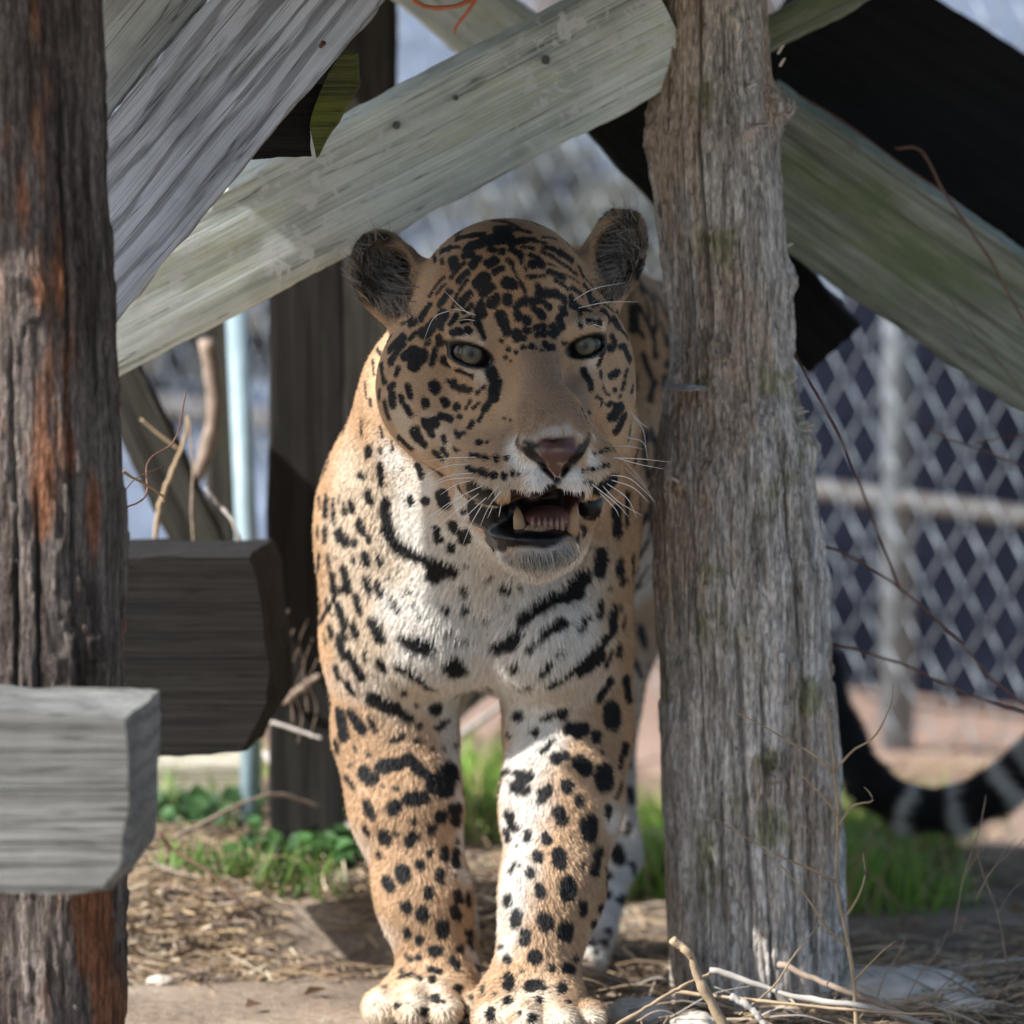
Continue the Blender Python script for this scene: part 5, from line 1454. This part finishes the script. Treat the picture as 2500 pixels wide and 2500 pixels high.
stick('stick', [(1150, 1942, -.12), (1230, 1895, -.1), (1290, 1860, -.08), (1340, 1838, -.06)], .0030, .0024, M_STRAW, 'tan stem slanting up from the right forepaw to the trunk', 'stick')
stick('stick', [(1380, 1880, -.09), (1420, 1905, -.10), (1450, 1945, -.11)], .0046, .0044, M_PALESTICK, 'bone white broken stick low in the heap', 'stick')
stick('stick', [(1395, 1915, -.06), (1460, 1860, -.04), (1500, 1800, -.02), (1546, 1745, 0)], .0014, .0012, M_STRAW, 'thin tan stem leaning up across the right foot of the trunk', 'stick')
stick('dead_plant', [(1618, 1960, -.04), (1612, 1870, -.04), (1600, 1780, -.02), (1578, 1660, 0), (1580, 1540, 0), (1572, 1440, 0), (1560, 1330, .02)], .0036, .0010, M_STRAW, 'tall dry branching weed growing in front of the trunk right edge', 'dead plant', n=40,
      twigs=[[(1580, 1665, 0), (1530, 1640, -.01), (1470, 1615, -.02), (1400, 1575, -.02), (1348, 1545, -.02)], [(1604, 1790, -.02), (1560, 1750, -.03), (1520, 1690, -.03), (1480, 1640, -.03), (1440, 1605, -.03)],
             [(1580, 1560, 0), (1610, 1520, 0), (1645, 1512, 0), (1640, 1495, 0), (1630, 1485, 0)], [(1575, 1455, 0), (1610, 1415, 0), (1650, 1390, 0), (1680, 1330, 0), (1685, 1290, 0)], [(1575, 1460, 0), (1530, 1420, 0), (1490, 1400, 0), (1440, 1370, 0), (1390, 1345, 0)],
             [(1596, 1730, -.02), (1620, 1690, -.02), (1632, 1650, -.02), (1628, 1610, -.02)], [(1582, 1540, 0), (1550, 1500, 0), (1520, 1470, 0), (1500, 1440, 0)], [(1612, 1850, -.04), (1640, 1820, -.04), (1670, 1790, -.04), (1690, 1775, -.04)]])
k = np.random.default_rng(77)
for i in range(44):
    x = k.uniform(1160, 1900); y = k.uniform(1850, 1935)
    an = k.uniform(-.5, .5) + (math.pi if k.random() < .5 else 0); L = k.uniform(60, 190)
    Yv = float(on_ground(x * 1.294, y * 1.294, .02)[1])
    q = (x + math.cos(an) * L, y + math.sin(an) * L * .7 + k.uniform(-30, 10))
    stick('twig', [(x, y, Yv), ((x + q[0]) / 2, (y + q[1]) / 2 - k.uniform(0, 18), Yv - .01), (q[0], q[1], Yv - .01)], k.uniform(.0008, .0017), .0006, (M_STRAW, M_PALESTICK, M_STICK)[i % 3], ('fine tan twig lying in the heap at the foot of the trunk', 'fine bleached grey twig lying in the heap at the foot of the trunk', 'fine dark brown twig lying in the heap at the foot of the trunk')[i % 3], 'twig', 'fine twigs heaped at the trunk foot', n=10, sides=5, seed=i)
stick('stick', [(1740, 1842, .25), (1800, 1828, .25), (1870, 1815, .24), (1960, 1808, .24)], .0024, .0020, M_PALESTICK, 'slim grey stick lying on the dirt right of the trunk', 'stick')
for i, (x, y, dx, dy) in enumerate([(1650, 1900, 60, -140), (1700, 1920, 90, -170), (1800, 1760, 60, -260), (1840, 1700, 110, -150), (1760, 1880, 130, -90), (1850, 1930, 90, -120), (1900, 1820, -60, -240)]):
    stick('dry_weed', [(x, y, .12), (x + dx * .3, y + dy * .4, .12), (x + dx * .8, y + dy * .75, .12), (x + dx, y + dy, .12)], .0011, .0005, M_STICK, 'thin dark weed stem growing on the dirt right of the trunk', 'weed', 'weed stems right of the trunk', seed=i,
          twigs=[[(x + dx * .3, y + dy * .4, .12), (x + dx * .3 + 25, y + dy * .4 - 40, .12), (x + dx * .3 + 45, y + dy * .4 - 60, .12)]])

# stones
M_ROCK = plain('pale_limestone', (.50, .45, .38), .9, .2, var=.3, scale=35)
def rock(px, py, w, h, label, seed):
    p = on_ground(px, py, .0)
    bm = bmesh.new(); bmesh.ops.create_icosphere(bm, subdivisions=4, radius=1)
    V = np.array([v.co[:] for v in bm.verts])
    d = 1 + .22 * fbm(V + seed, 1.6, 4, seed) + .05 * fbm(V, 9, 2, seed)
    V = V * d[:, None] * np.array([w, w * .7, h])
    V[:, 2] = np.maximum(V[:, 2], -h * .4)
    for v, c in zip(bm.verts, V): v.co = c
    me = bpy.data.meshes.new('rock'); bm.to_mesh(me); bm.free(); me.materials.append(M_ROCK)
    me.polygons.foreach_set('use_smooth', np.ones(len(me.polygons), dtype=bool))
    o = bpy.data.objects.new('rock', me); COL.objects.link(o); o.location = (p[0], p[1], h * .3)
    tag(o, label, 'rock')
rock(1560, 2492, .034, .016, 'low pale stone between the right forepaw and the trunk', 1)
rock(2170, 2450, .085, .026, 'wide flat pale rock on the ground right of the trunk', 2)
rock(1700, 2512, .026, .012, 'small pale stone under the heap of sticks', 3)
rock(2300, 2475, .05, .016, 'small grey stone beyond the wide flat rock', 4)
rock(392, 2400, .013, .006, 'tiny white pebble on the dirt beside the cedar post', 5)
rock(1620, 2120, .05, .03, 'pale stone on the clay between the hind leg and the trunk', 6)
rock(2080, 2090, .045, .025, 'rounded pale stone on the clay under the tail', 7)

# grass blades
def strip_mesh(name, roots, dirs, lens, wid, cols, mat, label=None, cat=None, bend=.4, parent=None):
    n = len(roots)
    side = np.cross(dirs, rng.normal(size=(n, 3))); side /= np.linalg.norm(side, axis=1)[:, None] + 1e-9
    down = np.stack([rng.normal(size=n) * .6, rng.normal(size=n) * .6, -np.abs(rng.normal(size=n)) * .5], 1) * bend
    p0 = roots; p1 = roots + dirs * (lens * .55)[:, None]; p2 = p1 + (dirs + down) * (lens * .45)[:, None]
    V = np.stack([p0 - side * wid[:, None], p0 + side * wid[:, None], p1 + side * wid[:, None] * .8, p1 - side * wid[:, None] * .8, p2], 1).reshape(-1, 3)
    b = np.arange(n) * 5
    F = [(q, q + 1, q + 2, q + 3) for q in b.tolist()] + [(q + 3, q + 2, q + 4) for q in b.tolist()]
    o = mesh_obj(name, V, F, mat)
    set_col(o.data, np.repeat(cols, 5, 0))
    if label: tag(o, label, cat, kind='stuff')
    return o
M_GRASS = attr_mat('grass_blade', rough=.5, spec=.3)
nt = M_GRASS.node_tree; b_ = nt.nodes['Principled BSDF']
tr = N(nt, 'ShaderNodeBsdfTranslucent'); ms = N(nt, 'ShaderNodeMixShader'); ms.inputs[0].default_value = .35
nt.links.new([q for q in nt.nodes if q.type == 'ATTRIBUTE'][0].outputs['Color'], tr.inputs['Color'])
nt.links.new(b_.outputs[0], ms.inputs[1]); nt.links.new(tr.outputs[0], ms.inputs[2]); nt.links.new(ms.outputs[0], [q for q in nt.nodes if q.type == 'OUTPUT_MATERIAL'][0].inputs['Surface'])
def scatter(n, x0, x1, y0, y1, dens):
    x = rng.uniform(x0, x1, n * 3); y = rng.uniform(y0, y1, n * 3)
    p = np.stack([x, y, np.zeros_like(x)], 1)
    keep = rng.random(len(x)) < dens(x, y, p)
    x, y = x[keep][:n], y[keep][:n]
    return np.stack([x, y, ground_z(x, y)], 1)
R = scatter(11000, -.75, .85, .72, 1.42, lambda x, y, p: np.clip(.4 + 1.6 * vnoise(p, 5, 300), 0, 1) * ss(y, .72, .9) * (1 - ss(y, 1.15, 1.40)))
n = len(R)
D = np.stack([rng.normal(size=n) * .35, rng.normal(size=n) * .35, np.ones(n)], 1)
gc = np.where(rng.random((n, 1)) < .25, np.array([[.34, .29, .15]]), np.array([[.17, .31, .06]])) * rng.uniform(.6, 1.5, (n, 1)) + np.array([.05, .03, 0]) * rng.random((n, 1))
strip_mesh('grass', R, D, rng.uniform(.03, .085, n), rng.uniform(.0010, .0024, n), gc, M_GRASS, 'patchy bright green grass behind the jaguar legs', 'grass')
R = scatter(500, -.45, -.12, .50, .75, lambda x, y, p: np.clip(.1 + 1.6 * vnoise(p, 9, 301), 0, 1))
n = len(R)
D = np.stack([rng.normal(size=n) * .4, rng.normal(size=n) * .4, np.ones(n)], 1)
strip_mesh('grass', R, D, rng.uniform(.02, .06, n), rng.uniform(.001, .002, n), np.array([.11, .20, .04]) * rng.uniform(.6, 1.5, (n, 1)), M_GRASS, 'short green tufts growing through the straw bank', 'grass')

# broad leaves of the ground cover
lf = scatter(520, -.40, -.10, .56, .95, lambda x, y, p: np.clip(.35 + 1.3 * vnoise(p, 8, 310), 0, 1))
V, F, CC = [], [], []
for p in lf:
    h = rng.uniform(.008, .045); s = rng.uniform(.006, .013)
    c = p + np.array([rng.normal() * .008, rng.normal() * .008, h])
    nn = np.array([rng.normal() * .5, rng.normal() * .5 - .3, 1]); nn /= np.linalg.norm(nn)
    u = np.cross(nn, [1, .3, 0]); u /= np.linalg.norm(u); v = np.cross(nn, u)
    b0 = len(V)
    V.append(c - nn * s * .15)
    for a in range(8):
        r = s * (1 + .18 * math.cos(3 * a * .785))
        V.append(c + r * (math.cos(a * .785) * u + math.sin(a * .785) * v))
    F += [(b0, b0 + 1 + a, b0 + 1 + (a + 1) % 8) for a in range(8)]
    cl = np.array([.045, .105, .032]) * rng.uniform(.5, 1.7)
    CC += [cl] * 9
    b0 = len(V); w = np.array([.0006, 0, 0])
    V += [p - w, p + w, c + w, c - w]; F.append((b0, b0 + 1, b0 + 2, b0 + 3)); CC += [cl * .8] * 4
o = mesh_obj('ground_cover', V, F, M_GRASS)
set_col(o.data, np.array(CC)); tag(o, 'low dark green leafy ground cover on the bank left of the jaguar', 'ground cover', kind='stuff')

# straw, twigs and dead leaves
def litter(n, x0, x1, y0, y1, dens, lmin, lmax, rmin, rmax, cols, label, name='straw_litter', lift=.5):
    R = scatter(n, x0, x1, y0, y1, dens); n = len(R)
    an = rng.uniform(0, 2 * math.pi, n); L = rng.uniform(lmin, lmax, n)
    t = np.stack([np.cos(an), np.sin(an) * .8, rng.normal(size=n) * .18], 1)
    r = rng.uniform(rmin, rmax, n)
    up = np.array([0, 0, 1.0]); s = np.cross(t, up); s /= np.linalg.norm(s, axis=1)[:, None]; q = np.cross(s, t)
    c = R + up * (rng.random(n) ** 2 * lift * .03 + .001)[:, None]
    a = c - t * (L / 2)[:, None]; b = c + t * (L / 2)[:, None]; m = c + (q * rng.normal(size=(n, 1)) + s * rng.normal(size=(n, 1))) * (L * .06)[:, None]
    V = []
    for e, k_ in ((a, 1), (m, 1), (b, .6)):
        for ph in (0, 2.1, 4.2):
            V.append(e + (s * math.cos(ph) + q * math.sin(ph)) * (r * k_)[:, None])
    V = np.stack(V, 1).reshape(-1, 3)
    base = np.arange(n) * 9
    F = np.concatenate([np.stack([base + o1 + i, base + o1 + (i + 1) % 3, base + o1 + 3 + (i + 1) % 3, base + o1 + 3 + i], 1) for o1 in (0, 3) for i in range(3)])
    o = mesh_obj(name, V, F, attr_mat('litter', rough=.85, spec=.15) if 'litter' not in bpy.data.materials else bpy.data.materials['litter'])
    pal = np.array(cols); cc = pal[rng.integers(0, len(pal), n)] * rng.uniform(.6, 1.35, (n, 1))
    set_col(o.data, np.repeat(cc, 9, 0)); tag(o, label, 'straw', kind='stuff')
ST = [(.44, .33, .20), (.36, .26, .16), (.24, .17, .115), (.30, .245, .20), (.17, .12, .09), (.5, .42, .30)]
litter(14000, -.62, .06, .30, .82, lambda x, y, p: np.clip(.75 + .8 * vnoise(p, 9, 320), 0, 1) * ss(y, .30, .44), .015, .075, .0005, .0014, ST, 'matted dry straw and rootlets on the bank left of the jaguar')
litter(2600, .02, .75, .10, .75, lambda x, y, p: np.clip(.4 + .9 * vnoise(p, 7, 321), 0, 1), .015, .09, .0005, .0013, ST, 'dry straw scattered over the dirt around the trunk')
litter(2200, .02, .65, -.12, .32, lambda x, y, p: np.clip(.5 + .9 * vnoise(p, 8, 325), 0, 1), .02, .10, .0005, .0012, ST, 'matted dry stems between the right forepaw and the rocks')
litter(700, -.6, .6, -.25, .38, lambda x, y, p: np.clip(.3 + .9 * vnoise(p, 6, 322), 0, 1), .008, .05, .0004, .0009, ST, 'loose bits of straw on the bare path')
litter(2500, -.8, .9, .8, 1.8, lambda x, y, p: np.clip(.4 + .9 * vnoise(p, 4, 323), 0, 1), .02, .10, .0006, .0016, ST, 'dry stems lying among the grass')
lf = scatter(260, -.6, .8, .15, 1.7, lambda x, y, p: np.clip(.3 + vnoise(p, 4, 330), 0, 1))
V, F, CC = [], [], []
for p in lf:
    s = rng.uniform(.008, .018); an = rng.uniform(0, 6.28)
    u = np.array([math.cos(an), math.sin(an), rng.normal() * .3]); v = np.array([-math.sin(an), math.cos(an), rng.normal() * .4]); c = p + np.array([0, 0, .006])
    b0 = len(V); cu = rng.uniform(.1, .5) * s
    V += [c - u * s, c - u * s * .2 + v * s * .45 + [0, 0, cu], c + u * s, c - u * s * .2 - v * s * .45 + [0, 0, cu], c - u * s * .1]
    F += [(b0, b0 + 4, b0 + 1), (b0 + 1, b0 + 4, b0 + 2), (b0 + 2, b0 + 4, b0 + 3), (b0 + 3, b0 + 4, b0)]
    CC += [np.array([.27, .18, .115]) * rng.uniform(.5, 1.5)] * 5
o = mesh_obj('leaf_litter', V, F, bpy.data.materials['litter'])
set_col(o.data, np.array(CC)); tag(o, 'curled brown dead leaves scattered on the ground', 'leaves', kind='stuff')
